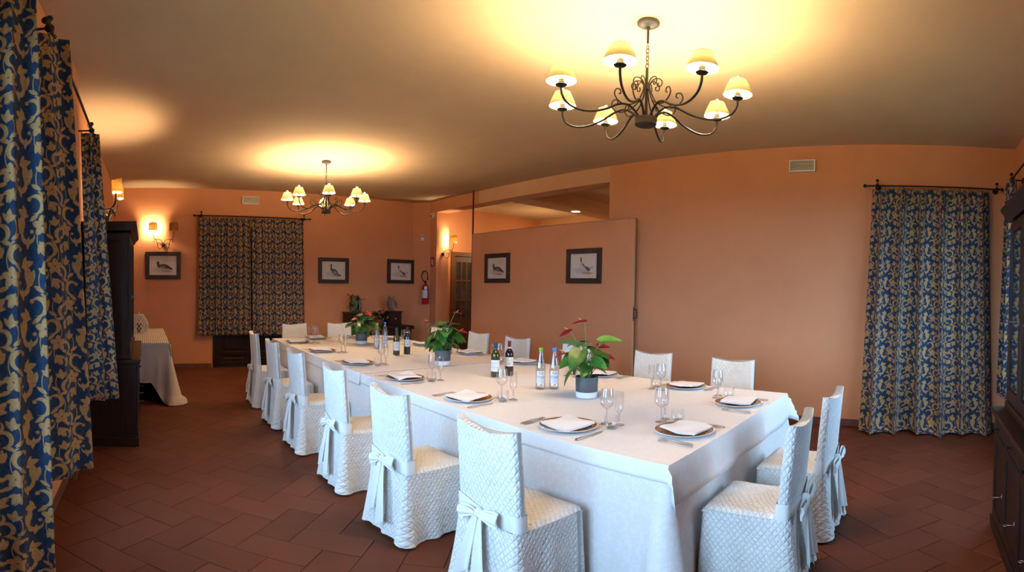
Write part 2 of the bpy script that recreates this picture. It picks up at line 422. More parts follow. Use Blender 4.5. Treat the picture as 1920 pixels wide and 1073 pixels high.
for i in range(-60, 60):
    for j in range(-60, 60):
        r = (i-j+1) % 4
        if r not in (0, 3): continue
        di, dj = (2, 1) if r == 0 else (1, 2)
        P = [(OX+W*(a*E2[0]+b*E1[0]), OY+W*(a*E2[1]+b*E1[1])) for a, b in ((i,j),(i+di,j),(i+di,j+dj),(i,j+dj))]
        if max(p[0] for p in P) < XL or min(p[0] for p in P) > XA or max(p[1] for p in P) < YN or min(p[1] for p in P) > YF: continue
        Q = P
        for ax, val, kl in ((0, XL, False), (0, XA, True), (1, YN, False), (1, YF, True)):
            if Q: Q = clip(Q, ax, val, kl)
        if len(Q) < 3: continue
        cx = sum(p[0] for p in Q)/len(Q); cy = sum(p[1] for p in Q)/len(Q)
        seen = not (1.6 < cx < 3.75 and .95 < cy < 6.95) and cx < 5.7 and cx*.8+cy > .7
        if cy < .35 and cx < 1.9: seen = False
        if cx < 1.9 and cy < 2.15: seen = False
        if cx > 3.7 and cy > 1.9 and cx < 5.7: seen = False
        if cx < -.05 and cy > 4.4: seen = False
        cand.append((not seen, math.hypot(cx, cy), i, j, r, P, Q))
cand.sort(key=lambda c: c[:2])
rest = MB(); count = 0
for k, (hid, d, i, j, r, P, Q) in enumerate(cand):
    whole = len(Q) == 4 and Q == P
    dz = rt.uniform(-.0006, .0006)
    if not hid and count < 300:
        if whole:
            o = link('tile', TM, floor); a = P[0]
            if r == 0: o.location = (P[0][0], P[0][1], dz); o.rotation_euler = (0,0,-PI/4); o.scale = (1, 1, 1)
            else: o.location = (P[1][0], P[1][1], dz); o.rotation_euler = (0,0,PI/4)
        else:
            area = abs(sum(Q[q][0]*Q[(q+1)%len(Q)][1]-Q[(q+1)%len(Q)][0]*Q[q][1] for q in range(len(Q))))/2
            if area < .004: continue
            tile_mesh(Q).build('tile', M_TILE, floor)
        count += 1
    else:
        b = tile_mesh(Q); rest.add(b.v, b.f)
rs = rest.build('tiles', M_TILE, floor); rs['kind'] = 'stuff'

# skirting of short tiles
def skirting(name, runs):
    """runs: (x0, y0, x1, y1, nx, ny) the line of the wall and the side it faces"""
    o = struct(MB().box(runs[0][0]-.001, runs[0][0]+.001, runs[0][1]-.001, runs[0][1]+.001, 0, .004).build(name, M_SKIRT))
    for x0, y0, x1, y1, nx, ny in runs:
        L = math.hypot(x1-x0, y1-y0); n = max(1, round(L/.33)); ux, uy = (x1-x0)/L, (y1-y0)/L
        for k in range(n):
            a, c = L*k/n+.0015, L*(k+1)/n-.0015
            p = [(x0+ux*a, y0+uy*a), (x0+ux*c, y0+uy*c)]
            q = [(p[1][0]+nx*.012, p[1][1]+ny*.012), (p[0][0]+nx*.012, p[0][1]+ny*.012)]
            MB().prism(p+q, 0, .083).build('skirting_tile', M_SKIRT, o)
    return o
skirting('baseboard_right', [(XR, YN, XR, 3.6, -1, 0)])
skirting('baseboard_far', [(XL, YF, 1.22, YF, 0, -1), (2.74, YF, 5.38, YF, 0, -1)])
skirting('baseboard_left', [(XL, YN, XL, 3.62, 1, 0), (XL, 3.62, XL+.055, 3.62, 0, -1), (XL+.055, 3.62, XL+.055, 3.92, 1, 0), (XL, 3.92, XL, 4.4, 1, 0)])
skirting('baseboard_corner', [(5.38, YF, XR, 8.66, -.816, -.577)])

# windows: white frame, two sashes, glass
M_WINF = simple('white_window_paint', (.72,.71,.68), .4, var=.03)
M_PANE = glass_mat('window_pane', (.97,.98,.98), .03, .5)
def window(name, ax, a0, a1, z0, z1):
    b = MB(); d0, d1 = (XL-.20, XL-.14) if ax == 'x' else (YN-.20, YN-.14)
    def bx(m, p, q, r, s):
        m.box(d0, d1, p, q, r, s) if ax == 'x' else m.box(p, q, d0, d1, r, s)
    bx(b, a0, a0+.05, z0, z1); bx(b, a1-.05, a1, z0, z1); bx(b, a0+.05, a1-.05, z0, z0+.05); bx(b, a0+.05, a1-.05, z1-.05, z1)
    w = struct(b.build(name, M_WINF)); mid = (a0+a1)/2
    for p, q in ((a0+.05, mid), (mid, a1-.05)):
        s = MB(); bx(s, p, p+.04, z0+.05, z1-.05); bx(s, q-.04, q, z0+.05, z1-.05); bx(s, p+.04, q-.04, z0+.05, z0+.09); bx(s, p+.04, q-.04, z1-.09, z1-.05)
        so = s.build('sash', M_WINF, w)
        g = MB(); dm = (d0+d1)/2
        if ax == 'x': g.box(dm-.002, dm+.002, p+.04, q-.04, z0+.09, z1-.09)
        else: g.box(p+.04, q-.04, dm-.002, dm+.002, z0+.09, z1-.09)
        g.build('pane', M_PANE, so)
    sl = MB()
    if ax == 'x': sl.box(d1, XL+.03, a0-.02, a1+.02, z0-.03, z0)
    else: sl.box(a0-.02, a1+.02, d1, YN+.03, z0-.03, z0)
    sl.build('sill', M_WINF, w)
for k, v in WIN.items(): window(k, *v)

# panelled double door behind the far curtain
def panel_door(root, x0, x1, y, z0, z1, rails, mat):
    """stiles and rails with recessed panels, front face at y"""
    s = MB(); w = .09
    s.box(x0, x0+w, y, y+.04, z0, z1); s.box(x1-w, x1, y, y+.04, z0, z1)
    s.build('stile', mat, root, bevel=.004)
    for a, c in rails: MB().box(x0+w, x1-w, y, y+.04, a, c).build('rail', mat, root, bevel=.004)
    for (a, b0), (c, d) in zip(rails, rails[1:]):
        pm = MB(); pm.box(x0+w, x1-w, y+.02, y+.032, b0, c); po = pm.build('panel', mat, root)
        m = MB(); m.box(x0+w+.05, x1-w-.05, y+.008, y+.022, b0+.05, c-.05); m.build('raised_field', mat, po, bevel=.008)
d1 = struct(MB().box(DF[0], DF[0]+.07, YF-.02, YF+.1, 0, DF[3]).build('door_1', M_WOOD))
MB().box(DF[1]-.07, DF[1], YF-.02, YF+.1, 0, DF[3]).build('door_frame', M_WOOD, d1)
MB().box(DF[0]+.07, DF[1]-.07, YF-.02, YF+.1, DF[3]-.07, DF[3]).build('door_frame', M_WOOD, d1)
for a, c in ((DF[0]+.075, 1.977), (1.983, DF[1]-.075)):
    lf = MB().box(a+.001, c-.001, YF+.062, YF+.075, .02, DF[3]-.075).build('door_leaf', M_WOOD, d1)
    panel_door(lf, a, c, YF+.02, .02, DF[3]-.075, [(.02,.10),(.22,.29),(1.0,1.1),(2.4,2.525)], M_WOOD)

# glazed wooden door of the room beyond
d2 = struct(MB().box(DA[0], DA[0]+.09, YF-.04, YF+.1, 0, DA[3]).build('door_2', M_DOORW))
MB().box(DA[1]-.09, DA[1], YF-.04, YF+.1, 0, DA[3]).build('door_frame', M_DOORW, d2)
MB().box(DA[0]+.09, DA[1]-.09, YF-.04, YF+.1, DA[3]-.09, DA[3]).build('door_frame', M_DOORW, d2)
M_DPANE = simple('dark_door_glass', (.05,.045,.04), .08, var=.6, scale=4, spec=.7)
dl = MB(); X0, X1 = DA[0]+.095, DA[1]-.095
dl.box(X0, X0+.08, YF+.02, YF+.06, .01, 2.22); dl.box(X1-.08, X1, YF+.02, YF+.06, .01, 2.22)
dlo = dl.build('door_leaf', M_DOORW, d2, bevel=.003)
zs = [.80, 1.24, 1.68, 2.12]
for z in zs: MB().box(X0+.08, X1-.08, YF+.02, YF+.06, z-.018, z+.018).build('glazing_bar', M_DOORW, dlo)
MB().box(X0+.08, X1-.08, YF+.02, YF+.06, 2.138, 2.22).build('rail', M_DOORW, dlo)
MB().box(X0+.08, X1-.08, YF+.02, YF+.06, .01, .25).build('rail', M_DOORW, dlo)
MB().box(X0+.08, X1-.08, YF+.035, YF+.05, .25, .782).build('panel', M_DOORW, dlo)
cw = (X1-X0-.16)/4
for k in (1, 2, 3): MB().box(X0+.08+cw*k-.016, X0+.08+cw*k+.016, YF+.022, YF+.058, .82, 2.10).build('glazing_bar', M_DOORW, dlo)
for k in range(4):
    for z0, z1 in zip(zs, zs[1:]):
        MB().box(X0+.08+cw*k+(.016 if k else 0), X0+.08+cw*(k+1)-(.016 if k < 3 else 0), YF+.038, YF+.042, z0+.018, z1-.018).build('pane', M_DPANE, dlo)

# sliding partition in front of the opening
pt = struct(MB().box(5.48, 5.515, 3.65, 7.085, .01, 2.485).build('wall_partition', M_WALL, bevel=.003))
MB().box(5.478, 5.517, 3.63, 7.09, 2.485, 2.497).build('top_edge', simple('bare_wood_edge', (.42,.20,.11), .8, var=.35, scale=40), pt)
MB().box(5.479, 5.516, 3.644, 3.65, .01, 2.485).build('end_strip', M_TRIMP, pt)
hd = MB().box(5.488, 5.500, 3.638, 3.644, 1.12, 1.31).build('handle', M_IRON, pt)
MB().tube(spline([(5.497,3.638,1.155),(5.515,3.605,1.165),(5.515,3.605,1.215),(5.515,3.605,1.265),(5.497,3.638,1.275)],3), .006, 8).build('grip', M_IRON, hd, smooth=True)
MB().box(5.49, 5.512, 7.088, 7.112, .01, HC).build('post', simple('dark_red_steel', (.10,.018,.010), .5), pt)

# unseen ground outside the windows, added to block sky light from below
struct(MB().box(-40, 40, -40, 40, -.40, -.30).build('ground', simple('dull_grass', (.06,.08,.035), .95, var=.3, scale=2)))

# ================================================================ table and cloths
TX0, TX1, TY0, TY1, TZ = 1.83, 3.63, 1.02, 6.92, .745
tb = thing('banquet_table', 'long banquet table hidden under the white tablecloths', 'table', ((TX0+TX1)/2, (TY0+TY1)/2, 0))
hx, hy = (TX1-TX0)/2-.012, (TY1-TY0)/2-.012
MB().box(-hx, hx, -hy, hy, TZ-.035, TZ).build('tabletop', M_DOORW, tb)
for sx in (-1, 1):
    for yy in (-hy+.25, -hy/3, hy/3, hy-.25):
        MB().lathe([(.001,0),(.028,0),(.028,TZ-.035),(.001,TZ-.035)], 10, (sx*(hx-.3), yy, 0)).build('leg', M_WOOD, tb, smooth=40)
def rrect(x0, x1, y0, y1, r, step):
    """points round a rounded rectangle with outward normals and arc length"""
    out = []
    def arc(cx, cy, a0):
        n = max(3, int(r*PI/2/step)+3)
        for k in range(n+1):
            a = a0+PI/2*k/n; out.append((cx+r*math.cos(a), cy+r*math.sin(a), math.cos(a), math.sin(a)))
    def seg(xa, ya, xb, yb, nx, ny):
        L = math.hypot(xb-xa, yb-ya); n = max(1, int(L/step))
        for k in range(1, n): out.append((xa+(xb-xa)*k/n, ya+(yb-ya)*k/n, nx, ny))
    arc(x1-r, y0+r, -PI/2); seg(x1, y0+r, x1, y1-r, 1, 0); arc(x1-r, y1-r, 0); seg(x1-r, y1, x0+r, y1, 0, 1)
    arc(x0+r, y1-r, PI/2); seg(x0, y1-r, x0, y0+r, -1, 0); arc(x0+r, y0+r, PI); seg(x0+r, y0, x1-r, y0, 0, -1)
    s = [0]
    for a, b in zip(out, out[1:]): s.append(s[-1]+math.hypot(b[0]-a[0], b[1]-a[1]))
    return out, s
def long_cloth(name, x0, x1, y0, y1, zt, zb, mat, step=.03, flare=.012, amp=.007, seed=1, corner=.12):
    P, S = rrect(x0, x1, y0, y1, .03, step); n = len(P); L = S[-1]; rnd = random.Random(seed); b = MB()
    ph = [rnd.uniform(0, 6.28) for _ in range(6)]; NL = 16
    corners = [(x0,y0),(x1,y0),(x1,y1),(x0,y1)]
    def row(k):
        t = k/NL; z = zt-(zt-zb)*t; rowp = []
        for (x, y, nx, ny), s in zip(P, S):
            w = sum(math.sin(2*PI*s*f+p)*a for f, p, a in ((1.1, ph[0], .5), (2.3, ph[1], .35), (3.7, ph[2], .25), (.45, ph[3], .5)))
            dc = min(math.hypot(x-cx, y-cy) for cx, cy in corners)
            cf = math.exp(-(dc/.16)**2)
            wc = math.cos(dc*30)*.35*cf
            d = flare*t**1.2+amp*(t**.8)*w+corner*t**1.3*(cf*.8+wc)
            rowp.append((x+nx*d, y+ny*d, z))
        return rowp
    top = [(x-nx*.006, y-ny*.006, zt+.003) for x, y, nx, ny in P]
    b.v += top; b.f.append(tuple(range(n)))
    for k in range(NL+1): b.v += row(k)
    for k in range(NL+1):
        for i in range(n):
            j = (i+1) % n; b.f.append((k*n+i, (k+1)*n+i, (k+1)*n+j, k*n+j))
    return b.build(name, mat, None, smooth=50)
tag(long_cloth('long_tablecloth', TX0-.004, TX1+.004, TY0-.004, TY1+.004, TZ+.003, .02, M_CLOTH), 'long white damask tablecloth hanging to the floor round the banquet table', 'tablecloth')
def topper(y0, y1, dl, dr, dn, df, z, seed, label):
    """top cloth: lies on the table, hangs dl/dr over the long sides and dn/df over the ends"""
    rnd = random.Random(seed); b = MB(); ex0, ex1 = TX0-.010, TX1+.010
    def prof(lo, hi, d0, d1, step):
        q = [(-d0*(1-k/5), lo) for k in range(5)] if d0 else []
        n = max(2, int((hi-lo)/step)); q += [(0, lo+(hi-lo)*k/n) for k in range(n+1)]
        q += [(d1*(k/5), hi) for k in range(1, 6)] if d1 else []
        return q
    U = prof(ex0, ex1, dl, dr, .06); V = prof(y0, y1, dn, df, .05); ph = rnd.uniform(0, 6)
    def bulge(s, d): return d*(.07+.035*math.sin(s*6+ph)+.025*math.sin(s*13+ph*2))
    base = len(b.v)
    for dv, y in V:
        for du, x in U:
            au, av = abs(du), abs(dv); zz = z-max(au, av)-.22*min(au, av); X, Y = x, y
            if du < 0: X -= .004+bulge(y if not av else 0, au)+(.30*min(au, av))
            if du > 0: X += .004+bulge(y if not av else 0, au)+(.30*min(au, av))
            if dv < 0: Y -= .012+bulge(x if not au else 0, av)+(.30*min(au, av))
            if dv > 0: Y += .004+bulge(x if not au else 0, av)+(.30*min(au, av))
            if not au and not av:
                zz += .0006*math.sin(x*9+ph)*math.sin(y*5+ph)
                fy = (y*1.13+ph) % .62
                zz += .0016*math.exp(-((fy-.31)/.012)**2)
                fx = (x-1.83) % .6
                zz += .0014*math.exp(-((fx-.3)/.012)**2)
            b.v.append((X, Y, zz))
    nu = len(U)
    for j in range(len(V)-1):
        for i in range(nu-1): b.f.append((j*nu+i, j*nu+i+1, (j+1)*nu+i+1, (j+1)*nu+i))
    o = b.build('top_tablecloth', M_TOPPER, None, smooth=55)
    md = o.modifiers.new('thickness', 'SOLIDIFY'); md.thickness = .0025; md.offset = -1
    tag(o, label, 'tablecloth', 'white cloths laid across the table top')
topper(TY0-.010, 3.91, .085, .15, .20, 0, .7585, 1, 'white top cloth over the end of the table nearest the two separate end chairs')
topper(3.912, 6.06, .11, .15, 0, 0, .7565, 2, 'white top cloth across the middle of the long table')
topper(6.062, TY1+.010, .10, .15, 0, .18, .7545, 3, 'white top cloth over the far end of the table by the short curtains')
ZT = .7608   # where things stand on the table

# ================================================================ slip-covered chairs
def chair_proto():
    c = thing('dining_chair', 'x', 'chair'); hw, D, bt = .205, .42, .05
    # skirt and seat: rounded rectangle rings from seat to floor, x = 0 is the back
    def ring(x0, x1, w, r=.03, step=.022):
        return rrect(x0, x1, -w, w, r, step)
    P, S = ring(0, D, hw); n = len(P); L = S[-1]
    b = MB(); NL = 14; b.f = []
    for k in range(NL+1):
        t = k/NL; z = .462-(.462-.012)*t
        for (x, y, nx, ny), s in zip(P, S):
            back = max(0, 1-x/.10); cor = math.exp(-((abs(y)-hw)/.05)**2)
            wv = .010*math.sin(s*2*PI/L*9+.7)+.006*math.sin(s*2*PI/L*17)
            d = .012*t+wv*t*.9+.045*back*t**1.4*(.5+.7*cor)
            zz = z-(.008*math.sin(s*2*PI/L*5)*t)+(.02*t*back*(1-cor))
            b.uv[len(b.v)] = (s, z); b.v.append((x+nx*d, y+ny*d, max(.006, zz)))
    for k in range(NL):
        for i in range(n):
            j = (i+1) % n; b.f.append((k*n+i, (k+1)*n+i, (k+1)*n+j, k*n+j))
    b.build('skirt', M_QUILT, c, smooth=70)
    s = MB()
    def seat(u, v):
        x = .03+(D-.024)*u-.006; y = -hw+2*hw*v
        e = min(1, min(u*12, (1-u)*12, v*12, (1-v)*12)); z = .462+.018*math.sin(PI*min(1, e)/2)+.004*math.sin(u*9)*math.sin(v*11)-(.014 if e <= 0 else 0)
        r = .02
        return (x, y, z), (x, y)
    s.grid(seat, 22, 22); s.build('seat', M_QUILT, c, smooth=True)
    # backrest: slab with a hollowed top edge, slightly bowed
    q = MB(); NZ = 16
    R, RS = rrect(0, bt, -hw, hw, .018, .02); m = len(R)
    for k in range(NZ+1):
        t = k/NZ
        for (x, y, nx, ny), sA in zip(R, RS):
            e = y/hw; zt = .908+.028*abs(e)**2.2; z = .44+(zt-.44)*t
            lean = -.035*((z-.44)/.5)**1.3; bow = .018*e*e
            wd = 1-.02*t
            q.uv[len(q.v)] = (sA, z); q.v.append((x+lean+bow, y*wd, z))
    for k in range(NZ):
        for i in range(m):
            j = (i+1) % m; q.f.append((k*m+i, k*m+j, (k+1)*m+j, (k+1)*m+i))
    q.f.append(tuple(NZ*m+i for i in range(m)))
    q.build('backrest', M_QUILT, c, smooth=60)
    # sash round the backrest, tied in a bow behind
    R2, _ = rrect(-.006, bt+.006, -hw-.004, hw+.004, .02, .02); m = len(R2); sb = MB()
    for k in range(5):
        t = k/4
        for (x, y, nx, ny) in R2:
            e = y/hw; pin = 1-.45*math.exp(-(y/.09)**2)*(1 if x < .03 else 0)
            z = .505+(t-.5)*.085*pin; lean = -.035*(max(0, z-.44)/.5)**1.3+.018*e*e
            sb.v.append((x+lean+nx*.001, y, z))
    for k in range(4):
        for i in range(m):
            j = (i+1) % m; sb.f.append((k*m+i, k*m+j, (k+1)*m+j, (k+1)*m+i))
    sa = sb.build('sash', M_SASH, c, smooth=True)
    kn = MB(); kn.ball((-.026, 0, .507), .024, 12, 1.1); kn.build('knot', M_SASH, sa, smooth=True)
    for sd in (-1, 1):
        lp = MB(); up = .010 if sd < 0 else -.006
        def loop(u, v, sd=sd, up=up):
            k = math.sin(PI*u); w = .016+.058*k**.55; out = k**.85
            cr = .006*math.sin(v*PI*4)*(1-out)+.005*math.sin(v*PI*2+1)*out
            y = sd*(.008+.128*out); x = -.040-.019*math.cos(PI*u)*(.35+.65*k)+cr
            z = .510+up*out*2.2-.022*out*out+(.012*(u-.5)*k)+(v-.5)*w*(1-.18*(v-.5)*sd)
            return (x, y, z), None
        lp.grid(loop, 24, 10); lo = lp.build('bow_loop', M_SASH, sa, smooth=True)
        tl = MB()
        def tail(u, v, sd=sd):
            w = .018+.030*u; ln = .36 if sd < 0 else .31
            y = sd*(.012+.045*u)+(v-.5)*2*w; x = -.034-.030*u-.010*math.cos(v*PI*2)*(.4+u); z = .500-ln*u-(.030*abs(v-.15)*2*u if u > .9 else 0)
            return (x, y, z), None
        tl.grid(tail, 6, 14, uvs=False); tl.v = [(p[0], p[1], p[2]) for p in tl.v]
        tl2 = MB(); tl2.grid(lambda u, v: tail(v, u), 6, 14); tl2.build('bow_tail', M_SASH, sa, smooth=True)
    return c
CH0 = chair_proto()
used = [False]
def put_chair(x, y, rz, label, group):
    o = CH0 if not used[0] else copy_tree(CH0)
    used[0] = True; o.location = (x, y, 0); o.rotation_euler = (0,0,rz); o['label'] = label; o['group'] = group; return o
GL, GR, GF, GN = 'chairs along the window side of the table', 'chairs along the partition side of the table', 'chairs at the far end of the table', 'chairs at the near end of the table'
for (x, y, a), lb in zip([(1.335,1.615,-.02),(1.325,2.475,.03),(1.34,3.345,-.02),(1.335,4.275,.0),(1.335,5.12,.02),(1.35,6.07,-.03)],
    ['white quilted chair in front, its back and bow closest to the camera', 'second white quilted chair from the front on the window side', 'third white quilted chair from the front on the window side',
     'fourth white quilted chair from the front on the window side', 'fifth white quilted chair from the front on the window side', 'farthest white quilted chair on the window side, before the dark panelled door']):
    put_chair(x, y, a, lb, GL)
for (x, y, a), lb in zip([(4.105,1.645,0),(4.11,2.475,.02),(4.105,3.43,-.02),(4.105,4.37,.03),(4.105,5.12,0),(4.105,6.04,.02)],
    ['white chair facing us across the table, rightmost before the plain salmon wall', 'white chair facing us across the table just right of the partition edge', 'white chair mostly hidden behind the nearest potted anthurium',
     'white chair facing us across the table behind the nearer pair of wine bottles', 'white chair facing us across the table just right of the middle potted anthurium', 'farthest white chair on the partition side, left of the middle anthurium']):
    put_chair(x, y, PI+a, lb, GR)
put_chair(2.30, 7.405, -PI/2+.02, 'white chair at the far table end in front of the short floral curtains', GF)
put_chair(3.06, 7.405, -PI/2-.02, 'white chair at the far table end behind the farthest potted anthurium', GF)
put_chair(2.28, .555, PI/2+.03, 'white quilted chair at the near table end, closer to the camera', GN)
put_chair(2.95, .52, PI/2-.03, 'white quilted chair at the near table end, nearer the tall floral curtain', GN)

# ================================================================ place settings
def charger_mat():
    m, t, b = new_mat('gilt_brown_charger'); co = t.coord(); sx = t.node('ShaderNodeSeparateXYZ'); t.put(sx.inputs[0], co)
    r = t.m('SQRT', t.m('ADD', t.m('MULTIPLY', sx.outputs[0], sx.outputs[0]), t.m('MULTIPLY', sx.outputs[1], sx.outputs[1])))
    an = t.m('ARCTAN2', sx.outputs[1], sx.outputs[0])
    w = t.m('MULTIPLY', t.m('SINE', t.m('MULTIPLY', an, 36)), t.m('SINE', t.m('MULTIPLY', r, 380)))
    n = t.noise(co, 120, 3)
    c = t.ramp(t.m('ADD', t.m('MULTIPLY', w, .25), n), [(.25, (.10,.036,.013)), (.5, (.34,.13,.035)), (.8, (.60,.36,.12))])
    t.put(b.inputs['Base Color'], c); b.inputs['Roughness'].default_value = .25; return m
M_CHARG = charger_mat(); M_RIMW = M_PORC
def plate_parts(root):
    MB().lathe([(.001,.000),(.085,.000),(.095,.003),(.140,.011),(.1615,.0165),(.1625,.0185),(.1605,.0197),(.1555,.0186)], 48).build('plate_body', M_PORC, root, smooth=60)
    MB().lathe([(.1555,.0186),(.135,.0140),(.105,.0075),(.098,.0058),(.001,.0055)], 48).build('gilt_rim', M_CHARG, root, smooth=60)
def napkin_mesh(seed):
    r = random.Random(seed); b = MB(); a = r.uniform(.003, .008); k = r.uniform(0, 6)
    def lay(off, h):
        def f(u, v):
            x = (u-.5)*.205+off; y = (v-.5)*.205-off; e = abs(u-.5)+abs(v-.5)
            z = h+a*math.sin(u*5+k)*math.cos(v*4+k)+.010*(e-.3 if e > .3 else 0)*(.3+math.sin(k+u*3))
            return (x, y, z), None
        return f
    n = 12; top = MB().grid(lay(0, .0330), n, n); bot = MB().grid(lay(.004, .0215), n, n)
    o = b.add(top.v, top.f); p = b.add(bot.v, [tuple(reversed(q)) for q in bot.f])
    ed = [i for i in range(n+1)]+[(j+1)*(n+1)-1 for j in range(1, n+1)]+[n*(n+1)+i for i in range(n-1, -1, -1)]+[j*(n+1) for j in range(n-1, 0, -1)]
    for i, j in zip(ed, ed[1:]+ed[:1]): b.f.append((o+j, o+i, p+i, p+j))
    return b.mesh('napkin', M_NAPKIN, smooth=50)
NAPS = [napkin_mesh(s) for s in range(5)]
def fork_mesh():
    b = MB(); pts = [(-.095,0),(-.088,.007),(-.04,.0058),(.02,.0030),(.045,.0040),(.058,.0105),(.066,.0115)]
    n = len(pts); zc = [.004,.005,.006,.009,.006,.004,.005]
    for s in (1, -1):
        pass
    top = []; 
    for (x, w), z in zip(pts, zc): b.v += [(x,-w,z),(x,w,z),(x,w,z-.0022),(x,-w,z-.0022)]
    for i in range(n-1):
        o = i*4; b.f += [(o,o+4,o+5,o+1),(o+1,o+5,o+6,o+2),(o+2,o+6,o+7,o+3),(o+3,o+7,o+4,o)]
    for k in range(4):
        y = -.0098+k*.0065; b.box(.064, .100, y-.0016, y+.0016, .0035, .0058)
    return b.mesh('fork', M_STEEL, smooth=40)
def knife_mesh():
    b = MB(); pts = [(-.11,.0055,.0065),(-.10,.0075,.0075),(-.02,.006,.0075),(-.012,.0045,.006),(-.005,.0085,.004),(.07,.0095,.0035),(.098,.005,.003),(.107,.0008,.0028)]
    for x, w, z in pts: b.v += [(x,-w,z),(x,w,z),(x,w,.0006),(x,-w,.0006)]
    for i in range(len(pts)-1):
        o = i*4; b.f += [(o,o+4,o+5,o+1),(o+1,o+5,o+6,o+2),(o+2,o+6,o+7,o+3),(o+3,o+7,o+4,o)]
    return b.mesh('knife', M_STEEL, smooth=40)
FORK, KNIFE = fork_mesh(), knife_mesh()
def wine_glass(root):
    MB().lathe([(.004,.086),(.012,.090),(.028,.102),(.0405,.122),(.0415,.134),(.037,.170),(.0315,.208)], 28).build('bowl', M_GLASS, root, smooth=70)
    MB().lathe([(.0342,.0),(.0342,.0014),(.018,.0032),(.0055,.010),(.0040,.022),(.0036,.060),(.0044,.086)], 24).build('stem_and_foot', M_STEM, root, smooth=70)
def flute(root):
    MB().lathe([(.005,.068),(.017,.080),(.0235,.100),(.0255,.130),(.0245,.165),(.0222,.196)], 26).build('bowl', M_GLASS, root, smooth=70)
    MB().lathe([(.0300,.0),(.0300,.0014),(.016,.0032),(.0062,.012),(.0048,.030),(.0052,.055),(.0075,.070)], 24).build('stem_and_foot', M_STEM, root, smooth=70)
def tumbler(root):
    MB().lathe([(.001,.0),(.026,.0),(.029,.003),(.0375,.022),(.0395,.042),(.0365,.074)], 28).build('bowl', M_GLASS, root, smooth=70)
    MB().lathe([(.001,.001),(.0255,.001),(.0275,.004),(.0265,.0095),(.001,.0095)], 24).build('base', M_STEM, root, smooth=70)
PROTO = {}
def glass(kind, fn, loc, label, group):
    if kind not in PROTO:
        o = thing(kind, label, 'glass', loc, 0, group); fn(o); PROTO[kind] = o
    else: o = copy_tree(PROTO[kind], loc=loc, label=label)
    o.rotation_euler = (0, 0, rs_.uniform(0, 6)); return o
rs_ = random.Random(8)
SETS = [(2.02,1.745,0,'by the nearest chair on the window side'), (2.03,2.635,0,'second from the front on the window side'), (2.035,3.50,0,'third from the front on the window side'), (2.02,4.41,0,'fourth from the front on the window side'), (2.01,5.38,0,'fifth from the front on the window side'), (2.02,6.33,0,'farthest on the window side'),
        (3.47,1.79,2,'rightmost on the partition side'), (3.48,2.645,2,'second from the right on the partition side'), (3.47,3.63,2,'third from the right on the partition side'), (3.47,4.51,2,'fourth from the right on the partition side'), (3.46,5.46,2,'fifth from the right on the partition side'), (3.45,6.33,2,'farthest on the partition side'),
        (2.33,1.205,1,'at the near table end, left one'), (3.12,1.21,1,'at the near table end, right one'), (2.42,6.72,3,'at the far table end, left one'), (3.08,6.72,3,'at the far table end, right one')]
for q, (px, py, dr, wh) in enumerate(SETS):
    fx, fy = [(1,0),(0,1),(-1,0),(0,-1)][dr]; rx, ry = fy, -fx; ang = math.atan2(fy, fx); j = lambda s=.008: rs_.uniform(-s, s)
    def at(f, r, z=ZT): return (px+fx*f+rx*r, py+fy*f+ry*r, z)
    if 'charger_plate' not in PROTO:
        o = thing('charger_plate', '', 'plate', at(0,0), ang, 'charger plates'); plate_parts(o); PROTO['charger_plate'] = o
    else: o = copy_tree(PROTO['charger_plate'], loc=at(0,0), rz=ang)
    o['label'] = 'brown and gold charger plate with white edge, ' + wh
    nk = link('napkin', NAPS[q % 5], None, at(-.012+j(), j(), ZT-.0005), ang+rs_.uniform(-.14, .14)); tag(nk, 'folded white square napkin on the plate ' + wh, 'napkin', 'folded napkins')
    for k, r in enumerate((-.192, -.222)):
        f = link('fork', FORK, None, at(-.055+j(.015)-.01*k, r+j(.004), ZT), ang+rs_.uniform(-.06, .06)); tag(f, ('inner' if k == 0 else 'outer') + ' steel fork of the setting ' + wh, 'fork', 'forks')
    kf = link('knife', KNIFE, None, at(-.05+j(.012), .192+j(.004), ZT), ang+rs_.uniform(-.08, .08)); tag(kf, 'steel knife of the setting ' + wh, 'knife', 'knives')
    glass('wine_glass', wine_glass, at(.205+j(), .105+j()), 'clear wine glass of the setting ' + wh, 'wine glasses')
    glass('flute_glass', flute, at(.225+j(), .188+j()), 'clear champagne flute of the setting ' + wh, 'flutes')
    glass('water_tumbler', tumbler, at(.135+j(), .185+j()), 'clear rounded water tumbler of the setting ' + wh, 'tumblers')

# ================================================================ bottles
M_OLIVE = simple('olive_bottle_glass', (.040,.036,.006), .06, var=.2, spec=.8); M_REDB = simple('dark_wine_bottle_glass', (.008,.006,.006), .06, var=.2, spec=.8)
M_TEALCAP = simple('teal_foil', (.012,.045,.055), .35); M_BURG = simple('burgundy_foil', (.12,.008,.018), .35)
M_LABW = simple('white_label_paper', (.70,.71,.76), .7, var=.03); M_LABC = simple('cream_label_paper', (.66,.61,.50), .7, var=.03)
M_INK = simple('grey_print', (.14,.14,.19), .7); M_INK2 = simple('pale_print', (.42,.45,.58), .7)
M_GREEN = simple('green_cap_plastic', (.22,.42,.03), .4); M_BLUE = simple('blue_cap_plastic', (.02,.20,.62), .4); M_NAVYP = simple('navy_print', (.04,.05,.14), .6)
def band(r, z0, z1, a0, a1, n=14):
    return MB().lathe([(r, z0), (r, z1)], n, (0,0,0), a0, a1)
